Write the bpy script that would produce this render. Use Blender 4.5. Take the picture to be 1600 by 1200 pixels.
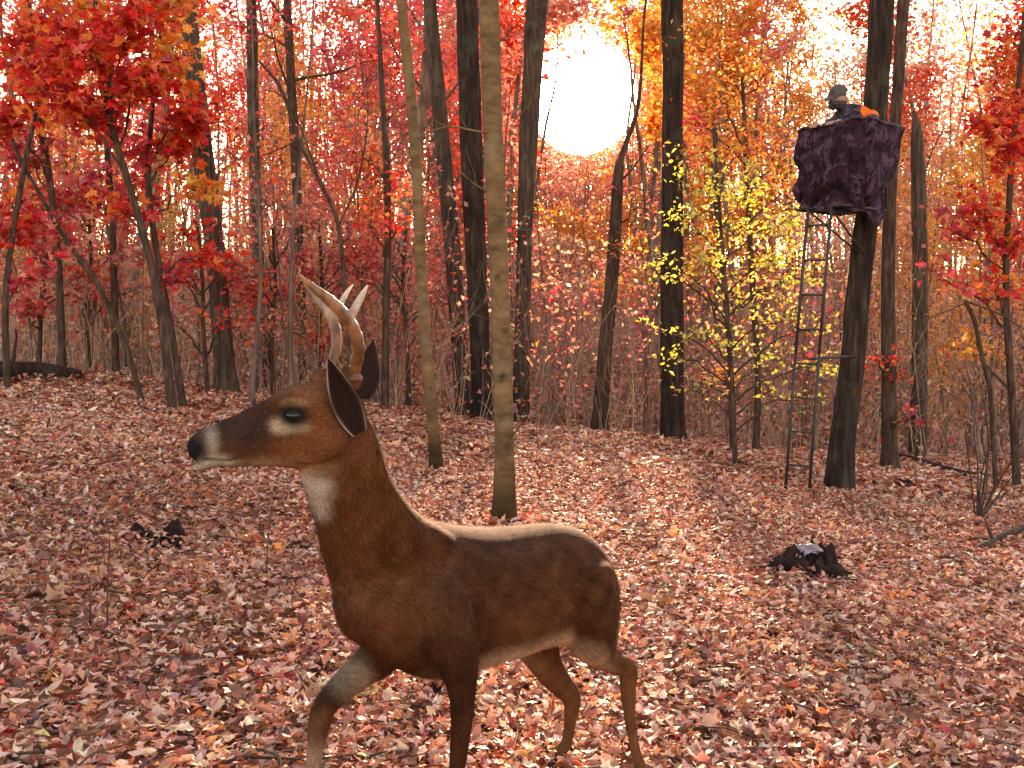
import bpy, bmesh, math, random
import numpy as np
from mathutils import Vector, Matrix
from mathutils.bvhtree import BVHTree

for o in list(bpy.data.objects):
    bpy.data.objects.remove(o, do_unlink=True)
scene = bpy.context.scene
COL = scene.collection
R = math.radians

# ------------------------------------------------------------------ camera
CAMH, FPX = 1.35, 1500.0
PITCH = math.atan(95 / FPX)
cam_d = bpy.data.cameras.new('camera')
cam_d.sensor_width = 36.0
cam_d.lens = 36.0 * FPX / 1600.0
cam_d.clip_start = 0.05
cam_d.clip_end = 2000.0
cam = bpy.data.objects.new('camera', cam_d)
cam.location = (0, 0, CAMH)
cam.rotation_euler = (math.pi / 2 - PITCH, 0, 0)
COL.objects.link(cam)
scene.camera = cam

# ------------------------------------------------------------------ sky, sun, exposure
SUN_EL, SUN_AZ = R(12.9), R(4.1)          # low sun straight ahead, a little to the right
SUN_DIR = Vector((math.sin(SUN_AZ) * math.cos(SUN_EL), math.cos(SUN_AZ) * math.cos(SUN_EL), math.sin(SUN_EL)))
world = bpy.data.worlds.new('World')
scene.world = world
world.use_nodes = True
nt = world.node_tree
nt.nodes.clear()
w_out = nt.nodes.new('ShaderNodeOutputWorld')
w_bg = nt.nodes.new('ShaderNodeBackground')
sky = nt.nodes.new('ShaderNodeTexSky')
sky.sky_type = 'NISHITA'
sky.sun_disc = False
sky.sun_elevation = SUN_EL
sky.sun_rotation = SUN_AZ
sky.altitude = 200
sky.air_density = 1.0
sky.dust_density = 0.8
sky.ozone_density = 1.0
w_bg.inputs['Strength'].default_value = 0.11
nt.links.new(sky.outputs[0], w_bg.inputs['Color'])
# the sun itself with its aureole in the thin morning air
tc = nt.nodes.new('ShaderNodeTexCoord')
dot = nt.nodes.new('ShaderNodeVectorMath'); dot.operation = 'DOT_PRODUCT'
dot.inputs[1].default_value = SUN_DIR
nt.links.new(tc.outputs['Generated'], dot.inputs[0])
acos = nt.nodes.new('ShaderNodeMath'); acos.operation = 'ARCCOSINE'
nt.links.new(dot.outputs['Value'], acos.inputs[0])
def wmath(op, a, b=None):
    n = nt.nodes.new('ShaderNodeMath'); n.operation = op
    for i, v in enumerate((a, b)):
        if v is None: continue
        if isinstance(v, (int, float)): n.inputs[i].default_value = v
        else: nt.links.new(v, n.inputs[i])
    return n.outputs[0]
def falloff(sig, amp, p=2.0):
    t = wmath('POWER', wmath('DIVIDE', acos.outputs[0], R(sig)), p)
    return wmath('MULTIPLY', wmath('POWER', math.e, wmath('MULTIPLY', t, -1.0)), amp)
glow = wmath('ADD', falloff(2.6, 10.0, 4.0), falloff(5.0, 0.20, 1.5))
w_gl = nt.nodes.new('ShaderNodeBackground')
w_gl.inputs['Color'].default_value = (1.0, 0.93, 0.78, 1)
nt.links.new(glow, w_gl.inputs['Strength'])
w_add = nt.nodes.new('ShaderNodeAddShader')
nt.links.new(w_bg.outputs[0], w_add.inputs[0])
nt.links.new(w_gl.outputs[0], w_add.inputs[1])
nt.links.new(w_add.outputs[0], w_out.inputs['Surface'])

sun_d = bpy.data.lights.new('sun', 'SUN')
sun_d.energy = 3.0
sun_d.angle = R(2.5)
sun_d.color = (1.0, 0.86, 0.68)
sun = bpy.data.objects.new('sun', sun_d)
sun.rotation_euler = (-SUN_DIR).to_track_quat('-Z', 'Y').to_euler()
sun.location = SUN_DIR * 60
COL.objects.link(sun)

scene.view_settings.view_transform = 'Standard'
scene.view_settings.look = 'None'
scene.view_settings.gamma = 1.0
scene.view_settings.exposure = 3.22
scene.view_settings.use_white_balance = True          # the camera was balanced for shade
scene.view_settings.white_balance_temperature = 9800
scene.view_settings.white_balance_tint = 30
scene.view_settings.use_curve_mapping = False
scene.cycles.use_denoising = True
scene.cycles.max_bounces = 7
scene.cycles.diffuse_bounces = 4
scene.cycles.transmission_bounces = 4
scene.cycles.transparent_max_bounces = 4
scene.cycles.caustics_reflective = False
scene.cycles.caustics_refractive = False

# ------------------------------------------------------------------ helpers
_f = np.array((0, math.cos(PITCH), -math.sin(PITCH)))
_u = np.array((0, math.sin(PITCH), math.cos(PITCH)))
_r = np.array((1.0, 0, 0))
CAMP = np.array((0, 0, CAMH))
def P(px, py, y):
    """point of the place seen at a pixel of the photograph, y metres in front of the camera"""
    d = _f + _r * (px - 800) / FPX + _u * (600 - py) / FPX
    return CAMP + d * (y / d[1])
def to_px(p):
    v = np.asarray(p) - CAMP
    z = v @ _f
    return 800 + FPX * (v @ _r) / z, 600 - FPX * (v @ _u) / z

def sstep(a, b, x):
    t = np.clip((x - a) / (b - a), 0, 1)
    return t * t * (3 - 2 * t)
def H(x, y):
    """height of the forest floor"""
    x = np.asarray(x, float); y = np.asarray(y, float)
    xc = 9 * np.tanh(x / 9)
    z = -0.115 * xc + 0.03 * np.sqrt(xc * xc + 1) - 0.03
    z = z + 0.03 * np.sin(1.3 * x + 0.7 * y) * np.sin(0.9 * y - 0.4 * x + 1) + 0.018 * np.sin(3.1 * x + 2.3) * np.sin(2.7 * y)
    z = z - 0.75 * sstep(12.0, 18, y)
    yy = np.maximum(y - 19, 0)
    z = z + 0.115 * yy - 0.07 * np.maximum(y - 85, 0) + 0.5 * np.sin(x * 0.07 + 1) * sstep(20, 50, y)
    return z
def ground_at(px, py, y0=3.0, y1=60.0):
    """where the line of sight through a pixel meets the forest floor"""
    ys = np.linspace(y0, y1, 4000)
    d = _f + _r * (px - 800) / FPX + _u * (600 - py) / FPX
    pts = CAMP + d[None, :] * (ys / d[1])[:, None]
    below = np.nonzero(pts[:, 2] <= H(pts[:, 0], pts[:, 1]))[0]
    return pts[below[0]] if len(below) else None

class Geo:
    def __init__(self):
        self.V, self.F, self.C, self.n = [], [], [], 0
    def add(self, V, F, C=None):
        V = np.asarray(V, float).reshape(-1, 3)
        F = np.asarray(F, np.int64)
        self.V.append(V)
        self.F.append(F + self.n)
        if C is None: C = (1, 1, 1)
        C = np.asarray(C, float)
        if C.ndim == 1: C = np.broadcast_to(C, (len(V), 3))
        self.C.append(C)
        self.n += len(V)
    def mesh(self, name, smooth=True):
        V = np.concatenate(self.V); C = np.concatenate(self.C)
        me = bpy.data.meshes.new(name)
        me.vertices.add(len(V))
        me.vertices.foreach_set('co', V.astype(np.float32).ravel())
        loops, sizes = [], []
        for F in self.F:
            loops.append(F.ravel()); sizes.append(np.full(len(F), F.shape[1]))
        loops = np.concatenate(loops); sizes = np.concatenate(sizes)
        me.loops.add(len(loops))
        me.loops.foreach_set('vertex_index', loops.astype(np.int32))
        me.polygons.add(len(sizes))
        st = np.concatenate(([0], np.cumsum(sizes)[:-1]))
        me.polygons.foreach_set('loop_start', st.astype(np.int32))
        me.polygons.foreach_set('use_smooth', np.full(len(sizes), smooth))
        at = me.color_attributes.new('Col', 'FLOAT_COLOR', 'POINT')
        at.data.foreach_set('color', np.concatenate((C, np.ones((len(C), 1))), 1).astype(np.float32).ravel())
        me.update(calc_edges=True)
        return me
    def build(self, name, mat, parent=None, smooth=True):
        me = self.mesh(name, smooth)
        me.materials.append(mat)
        return link(bpy.data.objects.new(name, me), parent)

def link(o, parent=None):
    COL.objects.link(o)
    if parent is not None: o.parent = parent
    return o
def tag(o, label=None, cat=None, group=None, kind=None):
    if label: o['label'] = label
    if cat: o['category'] = cat
    if group: o['group'] = group
    if kind: o['kind'] = kind
    return o
def empty(name, loc, label=None, cat=None, group=None):
    o = bpy.data.objects.new(name, None)
    o.empty_display_size = 0.1
    o.location = loc
    link(o)
    return tag(o, label, cat, group)

def unit(v):
    v = np.asarray(v, float)
    return v / (np.linalg.norm(v, axis=-1, keepdims=True) + 1e-12)
def smooth_path(pts, n):
    """Catmull-Rom through the rows of pts (any number of columns)"""
    p = np.asarray(pts, float)
    p = np.vstack((2 * p[0] - p[1], p, 2 * p[-1] - p[-2]))
    m = len(p) - 3
    t = np.linspace(0, m, n)
    i = np.minimum(t.astype(int), m - 1)
    f = (t - i)[:, None]
    a, b, c, d = p[i], p[i + 1], p[i + 2], p[i + 3]
    return 0.5 * (2 * b + (c - a) * f + (2 * a - 5 * b + 4 * c - d) * f ** 2 + (3 * b - a - 3 * c + d) * f ** 3)
def tube(path, rad, k=8, relief=None, cap=False):
    path = np.asarray(path, float); rad = np.asarray(rad, float)
    n = len(path)
    T = unit(np.gradient(path, axis=0))
    mean = np.abs(T.mean(0)); ref = np.zeros(3); ref[np.argmin(mean)] = 1
    A = unit(np.cross(T, ref)); B = np.cross(T, A)
    ang = np.linspace(0, 2 * np.pi, k, endpoint=False)
    rr = rad[:, None] * np.ones(k)[None]
    if relief is not None: rr = rr * (1 + relief)
    V = path[:, None] + rr[..., None] * (np.cos(ang)[None, :, None] * A[:, None] + np.sin(ang)[None, :, None] * B[:, None])
    i = np.arange(n - 1)[:, None] * k; j = np.arange(k)[None]
    j2 = (j + 1) % k
    Fq = np.stack((i + j, i + j2, i + k + j2, i + k + j), -1).reshape(-1, 4)
    V = V.reshape(-1, 3)
    if cap:
        V = np.vstack((V, path[0] - T[0] * rad[0] * 0.4, path[-1] + T[-1] * rad[-1] * 0.4))
        jj = np.arange(k); c0 = n * k
        F1 = np.stack((jj, np.full(k, c0), (jj + 1) % k), -1)
        o = (n - 1) * k
        F2 = np.stack((o + jj, o + (jj + 1) % k, np.full(k, c0 + 1)), -1)
        return V, Fq, np.vstack((F1, F2))
    return V, Fq
def vnoise(rng, m=10, smin=1.0, smax=6.0):
    """a cheap smooth 3-D noise made of random sine waves, about -1..1"""
    k = rng.normal(size=(m, 3)); k = unit(k) * rng.uniform(smin, smax, (m, 1))
    ph = rng.uniform(0, 6.28, m)
    return lambda X: np.sin(np.asarray(X) @ k.T + ph).sum(-1) / math.sqrt(m) * 1.1

# ------------------------------------------------------------------ materials
class NT:
    def __init__(self, name):
        self.m = bpy.data.materials.new(name); self.m.use_nodes = True
        self.t = self.m.node_tree; self.t.nodes.clear()
        self.out = self.n('OutputMaterial')
    def n(self, kind, **kw):
        node = self.t.nodes.new('ShaderNode' + kind)
        for k, v in kw.items(): setattr(node, k, v)
        return node
    def l(self, a, b): self.t.links.new(a, b)
    def noise(self, scale, detail=4, rough=0.55, vec=None, dim='3D'):
        x = self.n('TexNoise'); x.inputs['Scale'].default_value = scale
        x.inputs['Detail'].default_value = detail; x.inputs['Roughness'].default_value = rough
        if vec is not None: self.l(vec, x.inputs['Vector'])
        return x
    def ramp(self, fac, stops, interp='LINEAR'):
        r = self.n('ValToRGB'); r.color_ramp.interpolation = interp
        e = r.color_ramp.elements
        while len(e) < len(stops): e.new(0.5)
        for el, (p, c) in zip(e, stops):
            el.position = p; el.color = (*c, 1)
        self.l(fac, r.inputs[0]); return r.outputs[0]
    def mix(self, a, b, fac=0.5, mode='MIX'):
        x = self.n('Mix', data_type='RGBA', blend_type=mode)
        for v, s in ((fac, 0), (a, 6), (b, 7)):
            if isinstance(v, (int, float)): x.inputs[s].default_value = v
            elif isinstance(v, tuple): x.inputs[s].default_value = (*v, 1)
            else: self.l(v, x.inputs[s])
        return x.outputs[2]
    def bump(self, h, strength=0.5, dist=0.01):
        b = self.n('Bump'); b.inputs['Strength'].default_value = strength
        b.inputs['Distance'].default_value = dist; self.l(h, b.inputs['Height']); return b.outputs[0]
    def principled(self, color, rough=0.8, normal=None, spec=0.3):
        p = self.n('BsdfPrincipled')
        if isinstance(color, tuple): p.inputs['Base Color'].default_value = (*color, 1)
        else: self.l(color, p.inputs['Base Color'])
        if isinstance(rough, (int, float)): p.inputs['Roughness'].default_value = rough
        else: self.l(rough, p.inputs['Roughness'])
        p.inputs['Specular IOR Level'].default_value = spec
        if normal is not None: self.l(normal, p.inputs['Normal'])
        self.l(p.outputs[0], self.out.inputs['Surface']); return p
    def attr(self, name='Col'):
        a = self.n('VertexColor'); a.layer_name = name; return a.outputs[0]
    def objvec(self): return self.n('TexCoord').outputs['Object']
    def scaled(self, vec, s):
        m = self.n('Mapping'); m.inputs['Scale'].default_value = s
        self.l(vec, m.inputs['Vector']); return m.outputs[0]

def leaf_material(name, transl=0.45, use_obj_color=False, rough=0.45, gloss=0.04, per_object=None, grain=40.0):
    g = NT(name)
    c = g.attr()
    if per_object:
        oi = g.n('ObjectInfo')
        c = g.ramp(oi.outputs['Random'], per_object)
    if use_obj_color:
        oi = g.n('ObjectInfo')
        c = g.mix(c, oi.outputs['Color'], 1.0, 'MULTIPLY')
    nz = g.noise(grain, 3, 0.6, g.objvec())
    c = g.mix(c, g.ramp(nz.outputs[0], ((0.3, (0.62, 0.58, 0.55)), (0.65, (1.15, 1.15, 1.15)))), 1.0, 'MULTIPLY')
    d = g.n('BsdfDiffuse'); t = g.n('BsdfTranslucent'); gl = g.n('BsdfGlossy')
    gl.inputs['Roughness'].default_value = rough
    g.l(c, d.inputs['Color']); g.l(c, t.inputs['Color'])
    m1 = g.n('MixShader'); m1.inputs[0].default_value = transl
    g.l(d.outputs[0], m1.inputs[1]); g.l(t.outputs[0], m1.inputs[2])
    m2 = g.n('MixShader'); m2.inputs[0].default_value = gloss
    g.l(m1.outputs[0], m2.inputs[1]); g.l(gl.outputs[0], m2.inputs[2])
    g.l(m2.outputs[0], g.out.inputs['Surface'])
    return g.m

def bark_material(name, dark, mid, light, vs=(14, 14, 2.2), bump=0.8, dist=0.02, patch=None):
    g = NT(name)
    v = g.objvec()
    furrow = g.noise(1.0, 5, 0.62, g.scaled(v, vs))
    fine = g.noise(60, 4, 0.6, v)
    blot = g.noise(2.3, 3, 0.5, v)
    c = g.ramp(furrow.outputs[0], ((0.32, dark), (0.52, mid), (0.72, light)))
    c = g.mix(c, g.ramp(blot.outputs[0], ((0.35, (0.7, 0.68, 0.66)), (0.65, (1.12, 1.1, 1.05)))), 1.0, 'MULTIPLY')
    if patch:
        pn = g.noise(3.1, 4, 0.6, v)
        k = g.ramp(pn.outputs[0], ((0.55, (0, 0, 0)), (0.68, (1, 1, 1))))
        c = g.mix(c, patch, k)
    c = g.mix(c, g.attr(), 1.0, 'MULTIPLY')
    hm = g.mix(furrow.outputs[0], fine.outputs[0], 0.25)
    g.principled(c, 0.92, g.bump(hm, bump, dist), 0.15)
    return g.m

M = {}
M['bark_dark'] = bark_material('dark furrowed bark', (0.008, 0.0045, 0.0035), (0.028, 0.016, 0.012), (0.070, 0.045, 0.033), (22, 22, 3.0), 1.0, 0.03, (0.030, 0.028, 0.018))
M['bark_grey'] = bark_material('grey brown bark', (0.02, 0.0125, 0.010), (0.062, 0.039, 0.029), (0.12, 0.082, 0.062), (26, 26, 3.0), 0.9, 0.02, (0.08, 0.07, 0.05))
M['bark_pale'] = bark_material('smooth pale tan bark', (0.070, 0.038, 0.018), (0.130, 0.075, 0.036), (0.175, 0.108, 0.056), (7, 7, 16), 0.45, 0.010, (0.15, 0.104, 0.068))
M['bark_sapling'] = bark_material('sapling bark', (0.022, 0.012, 0.009), (0.056, 0.032, 0.023), (0.115, 0.071, 0.051), (30, 30, 5), 0.5, 0.006)
M['bark_far'] = bark_material('far bark', (0.06, 0.036, 0.03), (0.15, 0.098, 0.078), (0.25, 0.18, 0.145), (12, 12, 1.6), 0.6, 0.02)
M['brush'] = bark_material('dry brush', (0.20, 0.13, 0.10), (0.34, 0.24, 0.185), (0.46, 0.35, 0.28), (30, 30, 5), 0.4, 0.004)
M['leaf'] = leaf_material('autumn leaf', 0.55)
M['leaf_obj'] = leaf_material('autumn leaf by tree', 0.55, True)
M['litter'] = leaf_material('fallen leaf litter', 0.22, False, 0.4, 0.05, None, 55)
LEAF_STOPS = ((0.0, (0.46, 0.22, 0.14)), (0.2, (0.55, 0.33, 0.22)), (0.38, (0.40, 0.15, 0.08)), (0.5, (0.60, 0.42, 0.30)),
              (0.66, (0.30, 0.09, 0.05)), (0.78, (0.52, 0.22, 0.08)), (0.9, (0.16, 0.06, 0.035)), (1.0, (0.50, 0.30, 0.24)))
M['litter_one'] = leaf_material('single fallen leaf', 0.22, False, 0.4, 0.05, LEAF_STOPS, 55)

# ground under the leaves
g = NT('leaf mould')
v = g.objvec()
vo = g.n('TexVoronoi'); vo.inputs['Scale'].default_value = 11; g.l(v, vo.inputs['Vector'])
hs = g.n('SeparateColor'); g.l(vo.outputs['Color'], hs.inputs[0])
c = g.ramp(hs.outputs[0], ((0.0, (0.05, 0.018, 0.011)), (0.3, (0.26, 0.09, 0.05)), (0.6, (0.48, 0.22, 0.13)), (0.85, (0.58, 0.33, 0.21)), (1.0, (0.36, 0.06, 0.045))))
nz = g.noise(0.6, 4, 0.6, v)
c = g.mix(c, g.ramp(nz.outputs[0], ((0.35, (0.6, 0.52, 0.5)), (0.7, (1.1, 1.05, 1.0)))), 1.0, 'MULTIPLY')
n2 = g.noise(30, 5, 0.7, v)
g.principled(c, 0.95, g.bump(n2.outputs[0], 1.0, 0.03), 0.1)
M['ground'] = g.m

# ------------------------------------------------------------------ the forest floor
def axis(segs):
    out = []
    for a, b, s in segs: out.append(np.arange(a, b, s))
    return np.concatenate(out + [np.array([segs[-1][1]])])
gx = axis(((-140, -40, 8), (-40, -12, 2), (-12, 12, 0.3), (12, 40, 2), (40, 140, 8)))
gy = axis(((-30, 0, 3), (0, 20, 0.3), (20, 50, 1.5), (50, 240, 8)))
X, Y = np.meshgrid(gx, gy)
rg = np.random.default_rng(5)
Z = H(X, Y) + rg.normal(0, 0.008, X.shape)
ge = Geo()
nx, ny = len(gx), len(gy)
ii = (np.arange(ny - 1)[:, None] * nx + np.arange(nx - 1)[None]).ravel()
ge.add(np.stack((X, Y, Z), -1), np.stack((ii, ii + 1, ii + nx + 1, ii + nx), -1))
ground = ge.build('ground', M['ground'])
tag(ground, 'forest floor sloping down to the right under fallen leaves', kind='structure')

# ------------------------------------------------------------------ leaf shapes
def fan(outline, centre=(0, 0)):
    o = np.asarray(outline, float)
    V = np.vstack((o, [centre])); n = len(o)
    return V, np.array([(i, (i + 1) % n, n) for i in range(n)])
MAPLE2 = fan([(0, -0.5), (0.10, -0.22), (0.36, -0.30), (0.30, -0.08), (0.52, 0.10), (0.26, 0.14), (0.22, 0.30), (0.0, 0.52),
              (-0.22, 0.30), (-0.26, 0.14), (-0.52, 0.10), (-0.30, -0.08), (-0.36, -0.30), (-0.10, -0.22)], (0, -0.02))
OAK2 = fan([(0, -0.55), (0.12, -0.28), (0.26, -0.16), (0.15, -0.02), (0.30, 0.16), (0.16, 0.28), (0.0, 0.52), (-0.16, 0.28),
            (-0.30, 0.16), (-0.15, -0.02), (-0.26, -0.16), (-0.12, -0.28)], (0, 0.02))
OVAL2 = (np.array([(0, -0.5), (0.24, -0.18), (0.25, 0.16), (0, 0.52), (-0.25, 0.16), (-0.24, -0.18), (0, -0.05), (0, 0.2)]),
         np.array([(0, 1, 6), (1, 2, 7), (1, 7, 6), (2, 3, 7), (3, 4, 7), (4, 5, 6), (4, 6, 7), (5, 0, 6)]))
OVAL4 = (np.array([(0, -0.5), (0.25, -0.02), (0, 0.52), (-0.25, -0.02), (0, 0.04)]), np.array([(0, 1, 4), (1, 2, 4), (2, 3, 4), (3, 0, 4)]))
KITE2 = (np.array([(0, -0.5), (0.34, 0.02), (0, 0.5), (-0.34, 0.02)]), np.array([(0, 1, 2), (0, 2, 3)]))

def rot_from(nrm, spin):
    """rotation matrices whose z is nrm, spun about it"""
    z = unit(nrm)
    a = np.where(np.abs(z[:, :1]) < 0.9, np.array([[1.0, 0, 0]]), np.array([[0, 1.0, 0]]))
    x = unit(a - (a * z).sum(1, keepdims=True) * z)
    y = np.cross(z, x)
    c, s = np.cos(spin)[:, None], np.sin(spin)[:, None]
    return np.stack((x * c + y * s, -x * s + y * c, z), -1)
def add_leaves(geo, rng, shape, pos, nrm, size, col, curl=0.5):
    n = len(pos)
    if n == 0: return
    V2, F = shape
    m = len(V2)
    cx = rng.normal(0.0, curl, n)[:, None]; cy = rng.normal(0.0, curl, n)[:, None]; fo = np.abs(rng.normal(0, 0.5 * curl, n))[:, None]
    x = V2[:, 0][None]; y = V2[:, 1][None]
    z = cx * x * x * 1.6 + cy * y * y * 1.3 + fo * np.abs(x) + rng.normal(0, 0.05 * curl, (n, m))
    L = np.stack((np.broadcast_to(x, (n, m)) * rng.uniform(0.75, 1.1, (n, 1)), np.broadcast_to(y, (n, m)), z), -1) * np.asarray(size)[:, None, None]
    Rm = rot_from(nrm, rng.uniform(0, 6.283, n))
    W = np.einsum('nij,nmj->nmi', Rm, L) + pos[:, None]
    Fi = (F[None] + (np.arange(n) * m)[:, None, None]).reshape(-1, F.shape[1])
    geo.add(W.reshape(-1, 3), Fi, np.repeat(col, m, 0))

# ------------------------------------------------------------------ leaf litter
LIT = np.array([(0.60, 0.23, 0.125), (0.70, 0.38, 0.245), (0.54, 0.155, 0.07), (0.76, 0.50, 0.34), (0.34, 0.06, 0.036),
                (0.62, 0.22, 0.065), (0.11, 0.032, 0.02), (0.66, 0.32, 0.235), (0.46, 0.035, 0.03), (0.60, 0.42, 0.14), (0.22, 0.07, 0.045)])
LITP = np.array([0.21, 0.19, 0.11, 0.11, 0.08, 0.06, 0.06, 0.12, 0.025, 0.01, 0.025])
def palette(rng, cols, n, p=None, jit=0.18):
    c = np.asarray(cols)[rng.choice(len(cols), n, p=p)]
    return np.clip(c * np.exp(rng.normal(0, jit, (n, 1))) * np.exp(rng.normal(0, 0.07, (n, 3))), 0, 0.85)
def litter_zone(geo, rng, y0, y1, dens, shapes, smin, smax, depth):
    area = sum(2 * (0.62 * (y + 0.05) + 1.6) * 0.1 for y in np.arange(y0, y1, 0.1))
    n = int(area * dens)
    y = rng.uniform(y0, y1, n * 2); x = rng.uniform(-1, 1, n * 2) * (0.62 * y1 + 1.6)
    ok = np.abs(x) < 0.62 * y + 1.6
    x, y = x[ok][:n], y[ok][:n]
    n = len(x)
    heap = np.maximum(0, np.sin(2.3 * x + 1.1 * y) * np.sin(1.7 * y - 0.8 * x)) * 0.02
    z = H(x, y) + rng.uniform(0.0, 1.0, n) ** 1.3 * depth + heap + 0.006
    tilt = np.abs(rng.normal(0, 0.50, n)); az = rng.uniform(0, 6.283, n)
    nrm = np.stack((np.sin(tilt) * np.cos(az), np.sin(tilt) * np.sin(az), np.cos(tilt)), -1)
    col = palette(rng, LIT, n, LITP)
    drift = np.sin(0.9 * x + 0.5 * y + 1) * np.sin(0.7 * y - 0.6 * x) + 0.6 * np.sin(2.1 * x - 1.3 * y) * np.sin(1.9 * y + 0.4)
    col = np.clip(col * (1 + 0.20 * drift[:, None] * np.array((0.8, 1.0, 1.1))), 0.01, 0.85)
    pos = np.stack((x, y, z), -1)
    size = rng.uniform(smin, smax, n)
    which = rng.integers(0, len(shapes), n)
    for k, sh in enumerate(shapes):
        s = which == k
        add_leaves(geo, rng, sh, pos[s], nrm[s], size[s], col[s], 0.55)
rl = np.random.default_rng(11)
lg = Geo()
litter_zone(lg, rl, 1.6, 5.0, 2180, (MAPLE2, OAK2, OVAL4, OVAL2), 0.024, 0.060, 0.062)
litter_zone(lg, rl, 5.0, 9.0, 1350, (OVAL4, OVAL4, OVAL4, OAK2), 0.034, 0.074, 0.06)
litter_zone(lg, rl, 9.0, 14.5, 600, (OVAL4, KITE2), 0.055, 0.11, 0.05)
litter_zone(lg, rl, 14.5, 32, 60, (KITE2,), 0.14, 0.26, 0.07)
litter = lg.build('leaf_litter', M['litter'])
tag(litter, 'carpet of brown, tan and reddish fallen leaves covering the forest floor', 'leaf litter', kind='stuff')

# the largest, nearest fallen leaves one by one
lm = []
for k, sh in enumerate((MAPLE2, OAK2, OVAL2, MAPLE2, OAK2, MAPLE2)):
    gg = Geo()
    add_leaves(gg, rl, sh, np.zeros((1, 3)), np.array([[0, 0, 1.0]]), np.array([1.0]), np.ones((1, 3)), 0.6)
    me = gg.mesh('leaf'); me.materials.append(M['litter_one']); lm.append(me)
cnt = 0
while cnt < 290:
    y = rl.uniform(2.75, 5.2); x = rl.uniform(-0.55, 0.55) * y
    o = bpy.data.objects.new('leaf', lm[int(rl.integers(0, 6))])
    o.location = (x, y, float(H(x, y)) + rl.uniform(0.055, 0.085))
    s = rl.uniform(0.058, 0.088)
    o.scale = (s, s, s)
    o.rotation_euler = (rl.normal(0, 0.4), rl.normal(0, 0.4), rl.uniform(0, 6.28))
    link(o, ground)
    cnt += 1

# fallen twigs among the leaves
tw = Geo()
for i in range(520):
    y = rl.uniform(2.2, 13); x = rl.uniform(-0.6, 0.6) * y
    L_ = rl.uniform(0.12, 0.6); a_ = rl.uniform(0, 6.28)
    s_ = np.linspace(-0.5, 0.5, 6)
    q_ = np.stack((x + np.cos(a_) * L_ * s_ + rl.normal(0, 0.012, 6), y + np.sin(a_) * L_ * s_ + rl.normal(0, 0.012, 6), np.zeros(6)), -1)
    q_[:, 2] = H(q_[:, 0], q_[:, 1]) + 0.055 + rl.normal(0, 0.012, 6)
    tw.add(*tube(q_, np.linspace(1, 0.4, 6) * rl.uniform(0.002, 0.006), 5), np.array((1, 1, 1)) * rl.uniform(0.7, 2.2))
tag(tw.build('fallen_twigs', M['bark_sapling']), 'thin broken twigs scattered among the fallen leaves', 'twigs', kind='stuff')

# ------------------------------------------------------------------ trees
def branch_path(rng, p0, d0, L, n=6, wig=0.16, lift=0.10):
    p = [np.array(p0, float)]; d = unit(d0)
    for i in range(n - 1):
        d = unit(d + rng.normal(0, wig, 3) + np.array((0, 0, lift)))
        p.append(p[-1] + d * L / (n - 1))
    return np.array(p)
def side_dir(rng, T, ang):
    a = rng.normal(size=3); a = unit(a - (a @ T) * T)
    return T * math.cos(ang) + a * math.sin(ang)
def limbs(rng, path, rad, n, t0, t1, L, ang=1.0, depth=2, lift=0.08, sub=4, rk=0.5, out=None, tips=None, k=5):
    """recursive limbs along a stem; out collects (path, radii, sides), tips collects twig points"""
    if out is None: out, tips = [], []
    m = len(path)
    T = unit(np.gradient(path, axis=0))
    for i in range(n):
        t = t0 + (t1 - t0) * (i + rng.uniform(0.1, 0.9)) / n
        j = min(int(t * (m - 1)), m - 2)
        f = t * (m - 1) - j
        p = path[j] * (1 - f) + path[j + 1] * f
        r = (rad[j] * (1 - f) + rad[j + 1] * f) * rk * rng.uniform(0.6, 1.0)
        ll = L * rng.uniform(0.6, 1.15) * (1.1 - 0.55 * t)
        bp = branch_path(rng, p, side_dir(rng, T[j], ang * rng.uniform(0.7, 1.2)), ll, 6, 0.17, lift)
        br = np.linspace(max(r, 0.004), max(r * 0.22, 0.0022), 6)
        out.append((bp, br, k))
        if depth > 1:
            limbs(rng, bp, br, sub, 0.25, 0.98, ll * 0.5, 0.8, depth - 1, lift * 0.7, sub, 0.6, out, tips, 3)
        else:
            tips.append(bp[2:])
    return out, tips
def leaf_points(rng, tips, n, spread, flat=0.7):
    pts = np.concatenate(tips)
    i = rng.integers(0, len(pts), n)
    return pts[i] + rng.normal(0, spread, (n, 3)) * np.array((1, 1, flat))
def hang(rng, n, flat=0.55):
    """leaf normals: mostly facing up and out, some hanging"""
    v = rng.normal(size=(n, 3)); v[:, 2] = np.abs(v[:, 2]) + flat
    return unit(v)
def sun_gap(p):
    """True where a leaf would stand in the open lane through which the sun shines into the clearing"""
    p = np.asarray(p, float)
    v = p - CAMP
    s = np.array(SUN_DIR)
    t = v @ s
    d = np.linalg.norm(v - t[..., None] * s, axis=-1)
    disc = (t > 0) & (d < np.minimum(0.3 + 0.06 * t, 0.4 + 0.0505 * t))
    k = p[..., 2] / s[2]
    gx_, gy_ = p[..., 0] - s[0] * k, p[..., 1] - s[1] * k          # where its shadow would fall
    lane = (((gx_ - 1.3) / 3.0) ** 2 + ((gy_ - 4.2) / 6.4) ** 2 < 1) & (p[..., 1] > 13)
    return disc | lane
def shades(x, y, h):
    """would a crown of that height standing there put the clearing in shade"""
    z = float(H(x, y)) + np.linspace(0.3, 1.0, 12) * h
    return bool(sun_gap(np.stack((np.full(12, x), np.full(12, y), z), -1)).mean() > 0.15)
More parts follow.
